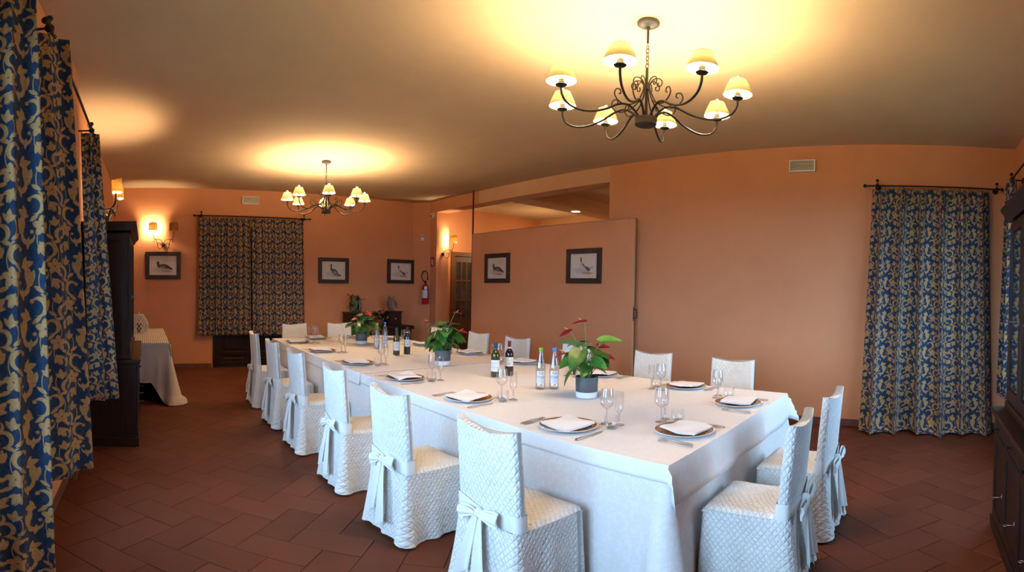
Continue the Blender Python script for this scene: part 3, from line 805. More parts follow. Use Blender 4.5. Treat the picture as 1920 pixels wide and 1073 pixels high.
def wine(name, loc, rz, label, glassm, foil, labm, collar, tall):
    o = thing(name, label, 'bottle', loc, rz, 'wine bottles'); r = .0375
    MB().lathe([(.001,.004),(.030,.0),(r,.004),(r,.185),(.036,.198),(.026,.220),(.0165,.236),(.0143,.250),(.0143,.295),(.001,.296)], 28).build('body', glassm, o, smooth=45)
    MB().lathe([(.0150,.238),(.0150,.292),(.0158,.293),(.0158,.301),(.0145,.304),(.001,.305)], 20).build('foil', foil, o, smooth=45)
    z0, z1 = tall; l = band(r+.0006, z0, z1, -1.25, 1.25, 18).build('label', labm, o, smooth=True)
    for k in range(6):
        zz = z1-.012-.0125*k; w = .55 if k % 2 else .8; h = .003
        if labm is M_LABC: zz = z0+.012+.011*k; w = (.35, .35, .35, .8, .6, .7)[k]; h = (.003, .006, .006, .003, .002, .004)[k]
        band(r+.0011, zz-h/2, zz+h/2, -w, w, 8).build('print', M_INK if k % 3 == 1 else M_INK2, l, smooth=True)
    if collar: band(.0158, .238, .250, -PI, PI, 20).build('collar', M_LABW, o, smooth=True)
    return o
wine('wine_bottle', (2.735,3.19,ZT), -2.35, 'olive glass white wine bottle with teal foil beside the near red wine', M_OLIVE, M_TEALCAP, M_LABW, False, (.052,.150))
wine('wine_bottle', (2.885,3.18,ZT), -2.3, 'dark red wine bottle with burgundy foil and cream label, nearer pair', M_REDB, M_BURG, M_LABC, True, (.085,.165))
wine('wine_bottle', (2.68,4.81,ZT), -1.95, 'olive glass white wine bottle with teal foil beside the far red wine', M_OLIVE, M_TEALCAP, M_LABW, False, (.052,.150))
wine('wine_bottle', (2.835,4.84,ZT), -2.0, 'dark red wine bottle with burgundy foil and cream label, farther pair', M_REDB, M_BURG, M_LABC, True, (.085,.165))
def water(loc, rz, label, cap):
    o = thing('water_bottle', label, 'bottle', loc, rz, 'water bottles')
    MB().lathe([(.001,.004),(.034,.0),(.0385,.004),(.0385,.030),(.0365,.036),(.0362,.110),(.0375,.140),(.036,.175),(.030,.215),(.020,.255),(.0135,.285),(.0135,.298)], 30).build('body', M_WATERG, o, smooth=60)
    MB().lathe([(.001,.008),(.032,.008),(.035,.034),(.0345,.110),(.0355,.140),(.034,.175),(.028,.213),(.021,.238),(.001,.238)], 24).build('water', glass_mat('still_water', (.95,.96,.97), .03, .35), o, smooth=60)
    MB().lathe([(.0150,.290),(.0150,.300),(.0158,.301),(.0158,.314),(.0145,.317),(.001,.318)], 20).build('cap', cap, o, smooth=45)
    l = band(.0376, .046, .142, -.85, .85, 14).build('label', M_LABW, o, smooth=True)
    # oval emblem, wave band and lines of print
    e = MB(); N = 22
    def pt(a, z): return (.0386*math.cos(a), .0386*math.sin(a), z)
    e.v = [pt(.42*math.cos(2*PI*k/N), .126+.0085*math.sin(2*PI*k/N)) for k in range(N)]+[pt(.30*math.cos(2*PI*k/N), .126+.0055*math.sin(2*PI*k/N)) for k in range(N)]
    e.f = [(k, (k+1) % N, N+(k+1) % N, N+k) for k in range(N)]; e.build('emblem', M_INK, l)
    for z, m, amp, h in ((.100, M_NAVYP, .003, .0035), (.092, cap, -.004, .0035)):
        wv = MB(); wv.grid(lambda u, v: (pt(-.80+1.6*u, z+amp*math.sin(2*PI*u)*(1 if amp > 0 else 0)+(amp*math.sin(PI*u) if amp < 0 else 0)+h*(v-.5)), None), 16, 1); wv.build('wave_stripe', m, l)
    for k, w in enumerate((.5, .35, .45)):
        pr = MB(); z = .078-.010*k; pr.grid(lambda u, v: (pt(-w+2*w*u, z+.0022*(v-.5)), None), 6, 1); pr.build('print', M_INK2, l)
    return o
water((2.675,2.595,ZT), -2.35, 'clear water bottle with a green cap, nearer pair', M_GREEN); water((2.755,2.53,ZT), -2.33, 'clear water bottle with a blue cap, nearer pair', M_BLUE)
water((2.72,5.37,ZT), -2.0, 'clear water bottle with a green cap, farther pair', M_GREEN); water((2.88,5.47,ZT), -2.05, 'clear water bottle with a blue cap, farther pair', M_BLUE)

# ================================================================ potted anthuriums
def leaf_mat(name, a, b_, rough=.3):
    m, t, b = new_mat(name); co = t.coord(); t.put(b.inputs['Base Color'], t.ramp(t.noise(co, 30, 3), [(.3, a), (.7, b_)])); b.inputs['Roughness'].default_value = rough; b.inputs['Specular IOR Level'].default_value = .5
    t.put(b.inputs['Normal'], t.bump(t.noise(co, 60, 2), .15, .002)); return m
M_LEAF = leaf_mat('glossy_green_leaf', (.016,.075,.012), (.040,.150,.022)); M_LEAF2 = leaf_mat('young_green_leaf', (.045,.17,.025), (.09,.27,.05))
M_SPATHE = leaf_mat('red_spathe', (.32,.006,.016), (.50,.02,.032), .25); M_SPADIX = leaf_mat('brown_spadix', (.25,.12,.03), (.42,.26,.07), .5); M_STEMG = leaf_mat('green_stalk', (.10,.20,.04), (.17,.30,.08), .5)
M_POTG = simple('grey_pot', (.085,.095,.105), .55, var=.05); M_POTW = simple('white_pot_base', (.74,.74,.76), .45, var=.03); M_SOIL = simple('dark_soil', (.012,.009,.006), .95, bump=.6, bdist=.01)
def heart(L, Wd, fold=.25, droop=.3):
    """heart-shaped leaf from the stalk end (0,0,0) along +x"""
    b = MB(); nu, nv = 12, 8
    def f(u, v):
        s = (v-.5)*2; a = u; w = Wd*(math.sin(PI*min(1, a*.93+.07))**.72)*(1.12-.42*a)
        x = L*(a-.10*abs(s)*(1-a)*2.2); y = s*w; z = fold*abs(s)*w*.8-droop*L*a*a
        return (x, y, z), None
    return b.grid(f, nu, nv)
def plant(loc, seed, label, hgt, nl, flowers, spread, high=()):
    rn = random.Random(seed); o = thing('potted_anthurium', label, 'plant', loc, 0, 'potted anthuriums on the table')
    pot = MB().lathe([(.054,.030),(.0575,.034),(.060,.112),(.0585,.114),(.0565,.112),(.055,.098)], 32).build('pot', M_POTG, o, smooth=50)
    MB().lathe([(.001,.0),(.049,.0),(.055,.004),(.058,.034),(.0575,.0345),(.001,.034)], 32).build('pot_base', M_POTW, pot, smooth=50)
    MB().lathe([(.001,.100),(.0555,.098)], 20).build('soil', M_SOIL, pot)
    def stalk(p, mat, r=.0022):
        b0 = (rn.uniform(-.02,.02), rn.uniform(-.02,.02), .095); mid = (b0[0]*.4+p[0]*.45, b0[1]*.4+p[1]*.45, .095+(p[2]-.095)*.62)
        return MB().tube(spline([b0, mid, p], 5), r, 6).build('stalk', mat, o, smooth=True)
    def place(mb, name, p, az, pit, roll, mat):
        M = Matrix.Translation(p) @ Matrix.Rotation(az, 4, 'Z') @ Matrix.Rotation(pit, 4, 'Y') @ Matrix.Rotation(roll, 4, 'X'); mb.xf(M)
        return mb.build(name, mat, o, smooth=True)
    for k in range(nl):
        az = 2*PI*k/nl*2.4+rn.uniform(-.3,.3); t = (k+.5)/nl; R = spread*(.35+.65*rn.random()) if t < .75 else spread*.3; z = .12+(hgt-.12)*(.12+.75*t)+rn.uniform(-.02,.02)
        p = (R*.65*math.cos(az), R*.65*math.sin(az), z); stalk(p, M_STEMG); L = rn.uniform(.08,.125)
        place(heart(L, L*.40, .35, .35), 'leaf', p, az+rn.uniform(-.5,.5), rn.uniform(.0,.7)-(.5 if t > .7 else 0), rn.uniform(-.5,.5), M_LEAF2 if rn.random() < .25 else M_LEAF)
    for (lx, ly, lz, az) in high:
        p = (lx, ly, lz); stalk(p, M_STEMG); place(heart(.115, .045, .45, .15), 'leaf', p, az, -.15, .35, M_LEAF2)
    for (fx, fy, fz, az) in flowers:
        p = (fx, fy, fz); stalk(p, M_STEMG, .0018)
        sp = place(heart(.070, .030, .3, .1), 'spathe', p, az, rn.uniform(-.1,.4), rn.uniform(-.6,.6), M_SPATHE)
        d = Vector((math.cos(az), math.sin(az), .6)).normalized()
        MB().tube([p, Vector(p)+d*.022, Vector(p)+d*.042], [.0042,.0040,.0020], 8).build('spadix', M_SPADIX, sp, smooth=True)
    o.scale = (1.33, 1.33, 1.33)
    return o
plant((2.69,2.16,ZT+.002), 5, 'potted anthurium nearest the camera, tall stalks with red flowers above the leaves', .315, 17, [(-.015,.01,.400,2.4),(-.065,.06,.350,2.2),(.05,-.03,.27,-.6),(.06,-.06,.225,-.9),(-.09,.07,.235,2.6),(.0,.02,.25,3.5)], .13, [(.045,-.055,.30,-.85),(-.05,.03,.28,2.0)])
plant((2.725,3.965,ZT+.002), 11, 'middle potted anthurium with dense dark leaves and one tall red flower', .325, 27, [(.06,-.06,.385,-1.2),(-.07,.07,.31,2.3),(.09,-.07,.25,-.8),(.03,.0,.30,1.0)], .15)
plant((2.755,5.895,ZT+.002), 23, 'potted anthurium farthest down the table with pale green leaves', .29, 20, [(.04,-.03,.31,-1.0),(-.03,.03,.25,2.6),(.02,.0,.28,.5)], .15)

# ================================================================ chandeliers
M_BULB = emit_mat('warm_bulb', LAMP_COL, CH_POWER*20); M_SBULB = emit_mat('wall_lamp_bulb', LAMP_COL, SC_POWER*20)
M_SHADE = shade_mat('cream_lamp_shade', (.80,.70,.32), .010); M_AMBER = shade_mat('amber_lamp_shade', (.34,.16,.03), .018, (.75,.60,.36)); M_SEAM = simple('shade_trim', (.40,.26,.12), .8)
M_CANOPY = simple('grey_metal_canopy', (.040,.043,.046), .45, .3); M_CANDLE = simple('ivory_candle_sleeve', (.70,.66,.55), .6, var=.03)
def curl(c, r0, turns, a0, sgn, ux, n=22, zax=(0,0,1)):
    """flat spiral in the plane of ux and z"""
    out = []
    for k in range(n+1):
        t = k/n; a = a0+sgn*turns*2*PI*t; r = r0*(1-.72*t); out.append((c[0]+ux[0]*r*math.cos(a), c[1]+ux[1]*r*math.cos(a), c[2]+r*math.sin(a)))
    return out
def chandelier(loc, phase, label):
    """origin at the ceiling"""
    H = HC; o = thing('chandelier', label, 'chandelier', loc, 0, 'iron chandeliers'); z = lambda a: a-H
    MB().lathe([(.001,0),(.062,0),(.068,-.010),(.066,-.030),(.050,-.044),(.020,-.050),(.001,-.050)], 28).build('canopy', M_CANOPY, o, smooth=45)
    MB().lathe([(.012,-.048),(.012,-.062),(.008,-.066),(.007,z(3.135)),(.001,z(3.135))], 14).build('rod', M_BRONZE, o, smooth=45)
    lz = 3.125; lm = None
    for k in range(7):
        b = MB(); pts = []
        for q in range(14):
            a = 2*PI*q/14; u, w = .0105*math.cos(a), .019*math.sin(a)
            pts.append((u, 0, w) if k % 2 == 0 else (0, u, w))
        b.tube(pts, .0026, 6, closed=True); b.build('chain_link', M_BRONZE, o, smooth=True, loc=(0,0,z(lz-.019-.0285*k)))
    MB().lathe([(.001,z(2.945)),(.009,z(2.945)),(.009,z(2.60)),(.001,z(2.60))], 12).build('stem', M_BRONZE, o, smooth=45)
    MB().lathe([(.001,z(2.545)),(.058,z(2.545)),(.066,z(2.552)),(.067,z(2.592)),(.060,z(2.600)),(.001,z(2.602))], 28).build('hub', M_BRONZE, o, smooth=45)
    MB().lathe([(.012,z(2.785)),(.022,z(2.79)),(.024,z(2.805)),(.022,z(2.82)),(.012,z(2.825))], 14).build('collar', M_BRONZE, o, smooth=45)
    for k in range(8):
        a = phase+k*PI/4; c, s = math.cos(a), math.sin(a); R = .54
        def P(r, zz): return (c*r, s*r, z(zz))
        arm = MB().tube(spline([P(.048,2.595),P(.080,2.635),P(.130,2.664),(P(.190,2.652)),P(.27,2.605),P(.36,2.575),P(.44,2.575),P(.505,2.605),P(.535,2.655),P(R,2.703)], 5), .0072, 8).build('arm', M_BRONZE, o, smooth=True)
        cx, cy = c*R, s*R
        MB().lathe([(.001,z(2.698)),(.012,z(2.699)),(.030,z(2.708)),(.034,z(2.714)),(.030,z(2.7165)),(.001,z(2.716))], 20, (cx,cy,0)).build('drip_cup', M_BRONZE, arm, smooth=45)
        MB().lathe([(.001,z(2.716)),(.0135,z(2.716)),(.0135,z(2.728)),(.020,z(2.729)),(.020,z(2.733)),(.0135,z(2.734)),(.0135,z(2.742)),(.019,z(2.743)),(.019,z(2.747)),(.013,z(2.748)),(.013,z(2.765)),(.001,z(2.765))], 14, (cx,cy,0)).build('socket', M_CANDLE, arm, smooth=45)
        MB().lathe([(.001,z(2.766)),(.010,z(2.770)),(.0175,z(2.800)),(.0195,z(2.820)),(.015,z(2.844)),(.006,z(2.860)),(.001,z(2.864))], 10, (cx,cy,0)).build('bulb', M_BULB, arm, smooth=True)
        sh = MB().lathe([(.085,z(2.738)),(.078,z(2.765)),(.048,z(2.838))], 28, (cx,cy,0)).build('lamp_shade', M_SHADE, arm, smooth=True)
        MB().tube([(cx+.0852*math.cos(q*PI/12), cy+.0852*math.sin(q*PI/12), z(2.738)) for q in range(24)], .0016, 5, closed=True).build('shade_trim', M_SEAM, arm)
        MB().tube([(cx+.0486*math.cos(q*PI/12), cy+.0486*math.sin(q*PI/12), z(2.838)) for q in range(24)], .0020, 5, closed=True).build('shade_trim', M_SEAM, arm)
        # strap from collar down to the arm, ending in an upright curl
        a2 = a+PI/8*(1 if k % 2 else -1)*.25; c2, s2 = math.cos(a2), math.sin(a2)
        def Q(r, zz): return (c2*r, s2*r, z(zz))
        st = [Q(.020,2.80),Q(.032,2.76),Q(.058,2.705),Q(.105,2.668),Q(.160,2.655),Q(.205,2.675),Q(.225,2.71),Q(.212,2.745),Q(.188,2.745),Q(.184,2.722),Q(.196,2.715)]
        MB().tube(spline(st, 4), .0042, 6).build('scroll', M_BRONZE, o, smooth=True)
        pl = [Q(.016,2.80),Q(.022,2.835),Q(.045,2.862),Q(.078,2.862),Q(.096,2.838),Q(.090,2.812),Q(.070,2.808),Q(.066,2.826),Q(.076,2.832)]
        MB().tube(spline(pl, 4), .0038, 6).build('plume_curl', M_BRONZE, o, smooth=True)
    return o
chandelier((2.494,1.595,HC), math.radians(18.4), 'iron chandelier with eight lit shades hanging nearest the camera')
chandelier((2.47,6.495,HC), math.radians(28), 'iron chandelier with eight lit shades hanging over the far table end')

# ================================================================ wall lamps
def sconce(loc, rz, label, lit=(1, 1), single=False, proj=1.0):
    """wall plane y = 0, facing -y; origin at the round plate"""
    o = thing('wall_sconce', label, 'wall lamp', loc, rz, 'iron wall sconces')
    MB().lathe([(.001,0),(.030,0),(.036,.008),(.030,.022),(.012,.030),(.001,.031)], 20).xf(Matrix.Rotation(PI/2, 4, 'X')).build('plate', M_IRON, o, smooth=45)
    for k, sx in enumerate((-1, 1)):
        if single and sx < 0: continue
        am = MB().tube(spline([(sx*.012,-.025,.02),(sx*.035,-.05,.07),(sx*.075,-.075,.088),(sx*.145,-.105,.090),(sx*.175,-.120,.13),(sx*.186,-.125,.185),(sx*.187,-.125,.235)], 6), .0055, 8).build('arm', M_IRON, o, smooth=True)
        MB().tube(spline([(sx*.145,-.105,.090),(sx*.118,-.095,.045),(sx*.105,-.085,-.02),(sx*.085,-.07,-.065),(sx*.050,-.055,-.078),(sx*.020,-.045,-.055),(sx*.012,-.030,-.02)], 5), .0050, 8).build('lower_scroll', M_IRON, am, smooth=True)
        MB().tube(spline([(sx*.103,-.083,-.03),(sx*.095,-.080,.015),(sx*.070,-.075,.028),(sx*.048,-.072,.010),(sx*.055,-.072,-.012),(sx*.068,-.074,-.006)], 5), .0045, 7).build('inner_curl', M_IRON, am, smooth=True)
        MB().tube(spline([(sx*.145,-.105,.090),(sx*.170,-.110,.075),(sx*.172,-.112,.048),(sx*.155,-.110,.042),(sx*.152,-.110,.058)], 5), .0045, 7).build('outer_curl', M_IRON, am, smooth=True)
        cx, cy, z0 = sx*.187, -.125, .235
        MB().lathe([(.001,z0),(.012,z0),(.013,z0+.03),(.001,z0+.03)], 12, (cx,cy,0)).build('socket', M_CANDLE, am, smooth=45)
        MB().lathe([(.001,z0+.030),(.010,z0+.033),(.017,z0+.055),(.012,z0+.085),(.001,z0+.100)], 10, (cx,cy,0)).build('bulb', M_SBULB if lit[k] else M_CANDLE, am, smooth=True)
        s = MB(); R = .076
        def shade(u, v):
            a = PI*.86+PI*1.28*u; arch = .030*max(0, math.sin(PI*(u*1.28-.14)))**1.0
            return (cx+R*math.cos(a), cy+.006+R*.92*math.sin(a), z0+.010+v*(.120+arch)), None
        s.grid(shade, 24, 6); s.build('lamp_shade', M_AMBER, am, smooth=True)
    for m in {c.data for a in o.children for c in [a]+list(a.children)} if proj != 1 else ():
        if m.name.startswith(('arm', 'lower', 'inner', 'outer')):
            for v in m.vertices: v.co.y *= proj
        elif not m.name.startswith('plate'):
            for v in m.vertices: v.co.y += -.125*(proj-1)
    return o
sconce((.33,YF,2.26), 0, 'double iron wall lamp on the far wall with only its left shade lit', (1, 0))
sconce((XL,5.27,2.24), PI/2, 'double lit wall lamp on the window wall above the tall dark hutch', proj=2.25)
sconce((5.775,8.46,2.21), 0, 'single lit amber wall lamp on the bright door reveal', (0, 1), True)

# recessed ceiling spot of the room beyond
dlr = thing('recessed_downlight', 'round white recessed spot in the beam beyond the partition', 'ceiling light', (7.42,6.32,3.07))
MB().lathe([(.085,-.001),(.098,-.006),(.102,-.001)], 28).build('rim', M_WHITEPL, dlr, smooth=True)
MB().lathe([(.001,-.003),(.085,-.003)], 28).build('lens', emit_mat('spot_lens', (1,.86,.66), 14), dlr)
al = bpy.data.lights.new('annex_lamp', 'POINT'); al.energy = 30; al.color = (1,.66,.33); al.shadow_soft_size = .12
alo = bpy.data.objects.new('annex_lamp', al); COL.objects.link(alo); alo.location = (8.0,7.8,2.35)
al2 = bpy.data.lights.new('annex_lamp', 'POINT'); al2.energy = 14; al2.color = (1,.66,.33); al2.shadow_soft_size = .12
alo = bpy.data.objects.new('annex_lamp', al2); COL.objects.link(alo); alo.location = (8.2,4.4,2.3)

# ================================================================ curtains and rods
def curtain(name, label, a, b, a2, b2, nrm, zt, zb, folds, amp0, amp1, seed, puddle=0, group='floral curtains'):
    rn = random.Random(seed); nu, nv = folds*16, 44; ph = rn.uniform(0, 6); jit = [rn.uniform(.6, 1.3) for _ in range(folds+2)]
    a, b, a2, b2 = (Vector(p) for p in (a, b, a2, b2)); nr = Vector(nrm)
    def off(s, t):
        k = s*folds; i = int(k); w = jit[i]*(1-(k-i))+jit[i+1]*(k-i)
        am = amp0+(amp1-amp0)*t**.8
        w2 = math.sin(2*PI*k+ph)+.30*math.sin(4*PI*k+ph*1.7)*(1-t)+.18*math.sin(2*PI*k*.37+ph+t*2.5)
        return am*w*w2, am*.35*math.cos(2*PI*k+ph)*w
    def pos(s, t):
        z = zt-(zt-zb)*t; p = (a.lerp(b, s)).lerp(a2.lerp(b2, s), t**1.1); n, al = off(s, t)
        d = (b-a).normalized(); q = p+nr*n+d*al
        if t < .03: z -= .010*(1-math.cos(2*PI*s*folds*2))*(1-t/.03)*.5
        if puddle and t > .93:
            e = (t-.93)/.07; z = max(.006, z*(1-e)+(.012+.010*(1+math.sin(s*19)))*e); q = q+nr*puddle*e*(.7+.3*math.sin(s*11+1))
        return Vector((q.x, q.y, z))
    # fabric length across, measured half way down
    L = [0]; pr = pos(0, .5)
    for i in range(1, nu+1):
        c = pos(i/nu, .5); L.append(L[-1]+(c-pr).length); pr = c
    mb = MB(); u0 = rn.uniform(0, 1); v0 = rn.uniform(0, 1)
    mb.grid(lambda u, v: (pos(u, v), (L[round(u*nu)]+u0, -(zt-zb)*v+v0)), nu, nv)
    o = mb.build(name, M_CURT, None, smooth=True)
    md = o.modifiers.new('thickness', 'SOLIDIFY'); md.thickness = .003; md.offset = 0
    return tag(o, label, 'curtain', group)
def rod(label, p, q, wall_d, brackets, rings, nrm):
    """p, q: ends of the rod; nrm: from wall to room"""
    p, q, nr = Vector(p), Vector(q), Vector((nrm[0], nrm[1], 0)); d = (q-p).normalized()
    o = thing('curtain_rod', label, 'curtain rod', p, 0, 'black iron curtain rods')
    MB().tube([(0,0,0), q-p], .0095, 10).build('pole', M_IRON, o, smooth=40)
    for e in (Vector((0,0,0)), q-p): MB().ball(e, .021, 12).build('finial', M_IRON, o, smooth=True)
    for t in brackets:
        c = (q-p)*t; w = c-nr*wall_d; br = MB().tube([w, c], .008, 8).build('bracket', M_IRON, o, smooth=40)
        pl = MB().lathe([(.001,0),(.034,0),(.034,.008),(.001,.012)], 18); pl.xf(Matrix.Translation(w) @ nr.to_track_quat('Z', 'Y').to_matrix().to_4x4()); pl.build('wall_plate', M_IRON, br, smooth=40)
        MB().ball(c, .026, 12).build('bracket_ball', M_IRON, br, smooth=True)
        kb = MB(); kb.tube([c, c+Vector((0,0,.055))+d*.004], .006, 8); kb.ball(c+Vector((0,0,.062)), .019, 12); kb.build('knob', M_IRON, br, smooth=True)
    ax = d.to_track_quat('Z', 'Y').to_matrix().to_4x4()
    rg = MB(); rg.tube([ax @ Vector((.0165*math.cos(k*PI/8), .0165*math.sin(k*PI/8), 0)) for k in range(16)], .0022, 6, closed=True); rm = rg.mesh('ring', M_IRON, True)
    for t in rings: link('ring', rm, o, (q-p)*t+Vector((0,0,-.008)))
    return o
lin = lambda a, b, n: [a+(b-a)*k/(n-1) for k in range(n)]
# window wall
rod('black iron rod above the far window on the left wall, between two gathered curtains', (-.45,2.26,2.885), (-.45,4.42,2.885), .13, (.04,.90), lin(.05,.26,8)+lin(.82,.98,6), (1,0))
rod('black iron rod above the window beside the camera on the left wall', (-.45,.02,2.885), (-.45,2.02,2.885), .13, (.06,.94), lin(.72,.97,9), (1,0))
curtain('curtain', 'floral curtain at the left picture edge, nearest the camera and lit blue', (-.55,1.66), (-.40,1.775), (-.54,1.62), (-.35,1.83), (.62,-.78), 2.86, .20, 2, .014, .024, 3)
curtain('curtain', 'gathered floral curtain on the left wall with the rod bracket above it', (-.52,2.29), (-.375,2.47), (-.47,2.34), (-.285,2.67), (.82,-.57), 2.86, .50, 2, .016, .027, 9)
curtain('curtain', 'narrow floral curtain on the left wall right before the tall dark hutch', (-.53,4.15), (-.385,4.24), (-.47,4.25), (-.225,4.40), (.50,-.87), 2.86, .50, 2, .015, .026, 12)
# right wall
rod('black iron rod above the tall curtain on the right wall', (5.49,.69,2.775), (5.49,-.84,2.775), .13, (.09,.96), lin(.08,.96,14), (-1,0))
curtain('curtain', 'wide floor-length floral curtain on the right wall, its hem trailing on the tiles', (5.49,.60), (5.49,-.70), (5.41,.67), (5.41,-.80), (-1,0), 2.745, .012, 6, .045, .090, 24, puddle=.14)
# near wall
rod('black iron rod on the near wall at the right picture edge', (3.05,-.875,2.80), (5.33,-.875,2.80), .125, (.03,.90), lin(.84,.98,7), (0,1))
curtain('curtain', 'short floral curtain at the right picture edge beside the glazed hutch', (4.92,-.875), (5.30,-.875), (4.95,-.865), (5.36,-.855), (0,1), 2.775, .50, 4, .045, .065, 31)
# far wall
rod('black iron rod above the short curtains on the far wall', (.88,8.885,2.79), (3.06,8.885,2.79), .115, (.06,.945), lin(.05,.94,24), (0,-1))
curtain('curtain', 'left one of the two short floral curtains on the far wall', (.975,8.885), (1.915,8.885), (.965,8.87), (1.935,8.87), (0,-1), 2.765, .61, 9, .022, .034, 41)
curtain('curtain', 'right one of the two short floral curtains on the far wall', (1.935,8.885), (2.925,8.885), (1.965,8.87), (2.96,8.87), (0,-1), 2.765, .59, 9, .022, .034, 47)

# ================================================================ framed duck prints
M_PRINT = attr_mat('duck_print')
M_GLZ = glass_mat('picture_glass', (1,1,1), .01, .15)
def print_mesh(kind):
    nx, ny = 120, 88; W_, H_ = .49, .36; b = MB(); b.grid(lambda u, v: (((u-.5)*W_, 0, (v-.5)*H_), None), nx, ny)
    me = b.mesh('print', M_PRINT); co = np.array(b.v); X = co[:,0]/W_+.5; Y = co[:,2]/H_+.5; asp = W_/H_
    col = np.tile(np.array([.74,.65,.54]), (len(X), 1)); rn = np.random.RandomState(kind)
    nz = rn.rand(len(X))*.06
    def blend(mask, c): col[:] = col*(1-mask[:,None])+np.array(c)*mask[:,None]
    def ell(cx, cy, rx, ry, a=0, soft=.12):
        sc = 1.18; cx = .5+(cx-.5)*sc; cy = .5+(cy-.5)*sc-.01; rx *= sc; ry *= sc; dx, dy = (X-cx)*asp, Y-cy; c, s = math.cos(a), math.sin(a); u = (dx*c+dy*s)/rx; v = (-dx*s+dy*c)/ry; return np.clip((1-np.sqrt(u*u+v*v))/soft, 0, 1)
    brd = ((np.abs(X-.5) > .435) | (np.abs(Y-.5) > .425)) & (np.abs(X-.5) < .445) & (np.abs(Y-.5) < .437); blend(brd*.5, (.30,.24,.20))
    wash = np.clip(ell(.42,.34,.42,.16,0,.6), 0, 1)*(.55+2.5*nz*3); blend(np.clip(wash,0,1)*.7, (.33,.33,.32) if kind % 2 else (.36,.36,.42))
    if kind in (0, 3): blend(ell(.62,.75,.35,.18,0,.9)*.35, (.38,.40,.30))
    blend(ell(.62,.27,.30,.06,-.05,.5)*.8, (.36,.20,.12))
    if kind in (0, 3):
        blend(ell(.55,.47,.23,.10,-.22), (.085,.065,.055)); blend(ell(.36,.52,.07,.13,.35), (.075,.06,.05)); blend(ell(.345,.64,.058,.048), (.06,.05,.04)); blend(ell(.295,.615,.045,.015,.35), (.10,.08,.05))
        blend(ell(.70,.40,.16,.05,-.45), (.05,.045,.045)); blend(ell(.52,.45,.12,.05,-.2,.5)*.6, (.30,.26,.22)); blend(ell(.45,.385,.12,.03,0,.5)*.6, (.40,.34,.28))
    elif kind == 1:
        blend(ell(.54,.45,.20,.12,-.6), (.07,.055,.05)); blend(ell(.41,.62,.045,.13,-.1), (.05,.045,.045)); blend(ell(.415,.76,.05,.05), (.05,.045,.04)); blend(ell(.35,.74,.05,.016,.3), (.16,.10,.05))
        blend(ell(.55,.42,.11,.075,-.55,.4)*.8, (.38,.35,.31)); blend(ell(.70,.30,.12,.04,-.2), (.06,.05,.05)); blend(ell(.80,.62,.02,.16,.15,.8)*.6, (.30,.30,.22)); blend(ell(.86,.55,.02,.13,-.2,.8)*.6, (.30,.30,.22))
    else:
        blend(ell(.46,.48,.10,.17,.25), (.58,.54,.50)); blend(ell(.41,.72,.034,.10,0), (.045,.035,.035)); blend(ell(.52,.50,.16,.025,-.75), (.06,.05,.05)); blend(ell(.62,.42,.14,.06,-.45), (.14,.11,.12)); blend(ell(.64,.38,.06,.05), (.06,.05,.07)); blend(ell(.74,.45,.12,.04,.1,.5)*.8, (.30,.29,.36))
    col -= nz[:,None]*.3
    at = me.color_attributes.new('Col', 'FLOAT_COLOR', 'POINT'); at.data.foreach_set('color', np.hstack([np.clip(col,0,1), np.ones((len(X),1))]).astype(np.float32).ravel())
    return me
def picture(loc, rz, label, kind):
    o = thing('framed_print', label, 'picture', loc, rz, 'framed duck prints'); w, h, f = .32, .25, .075
    for a in ([(-w,-h),(w,-h),(w-f,-h+f),(-w+f,-h+f)], [(w,-h),(w,h),(w-f,h-f),(w-f,-h+f)], [(w,h),(-w,h),(-w+f,h-f),(w-f,h-f)], [(-w,h),(-w,-h),(-w+f,-h+f),(-w+f,h-f)]):
        MB().prism(a, -.030, -.002, 'y').build('frame_rail', M_FRAMEW, o, bevel=.003)
    MB().box(-w+f-.004, w-f+.004, -.010, -.003, -h+f-.004, h-f+.004).build('backing', M_FRAMEW, o)
    link('print', print_mesh(kind), o, (0,-.0115,0))
    MB().box(-w+f, w-f, -.016, -.014, -h+f, h-f).build('picture_glass', M_GLZ, o)
picture((.327,YF,1.88), 0, 'framed swimming duck print under the far wall lamp', 0)
picture((3.59,YF,1.825), 0, 'framed standing dark duck print right of the short far curtains', 1)
picture((5.095-.005,YF,1.84), 0, 'framed white-breasted duck print left of the fire extinguisher', 2)
picture((5.48,6.375,1.862), PI*1.5, 'framed dark duck print on the partition, farther one', 3)
picture((5.48,4.49,1.862), PI*1.5, 'framed white-breasted duck print on the partition, nearer one', 4)

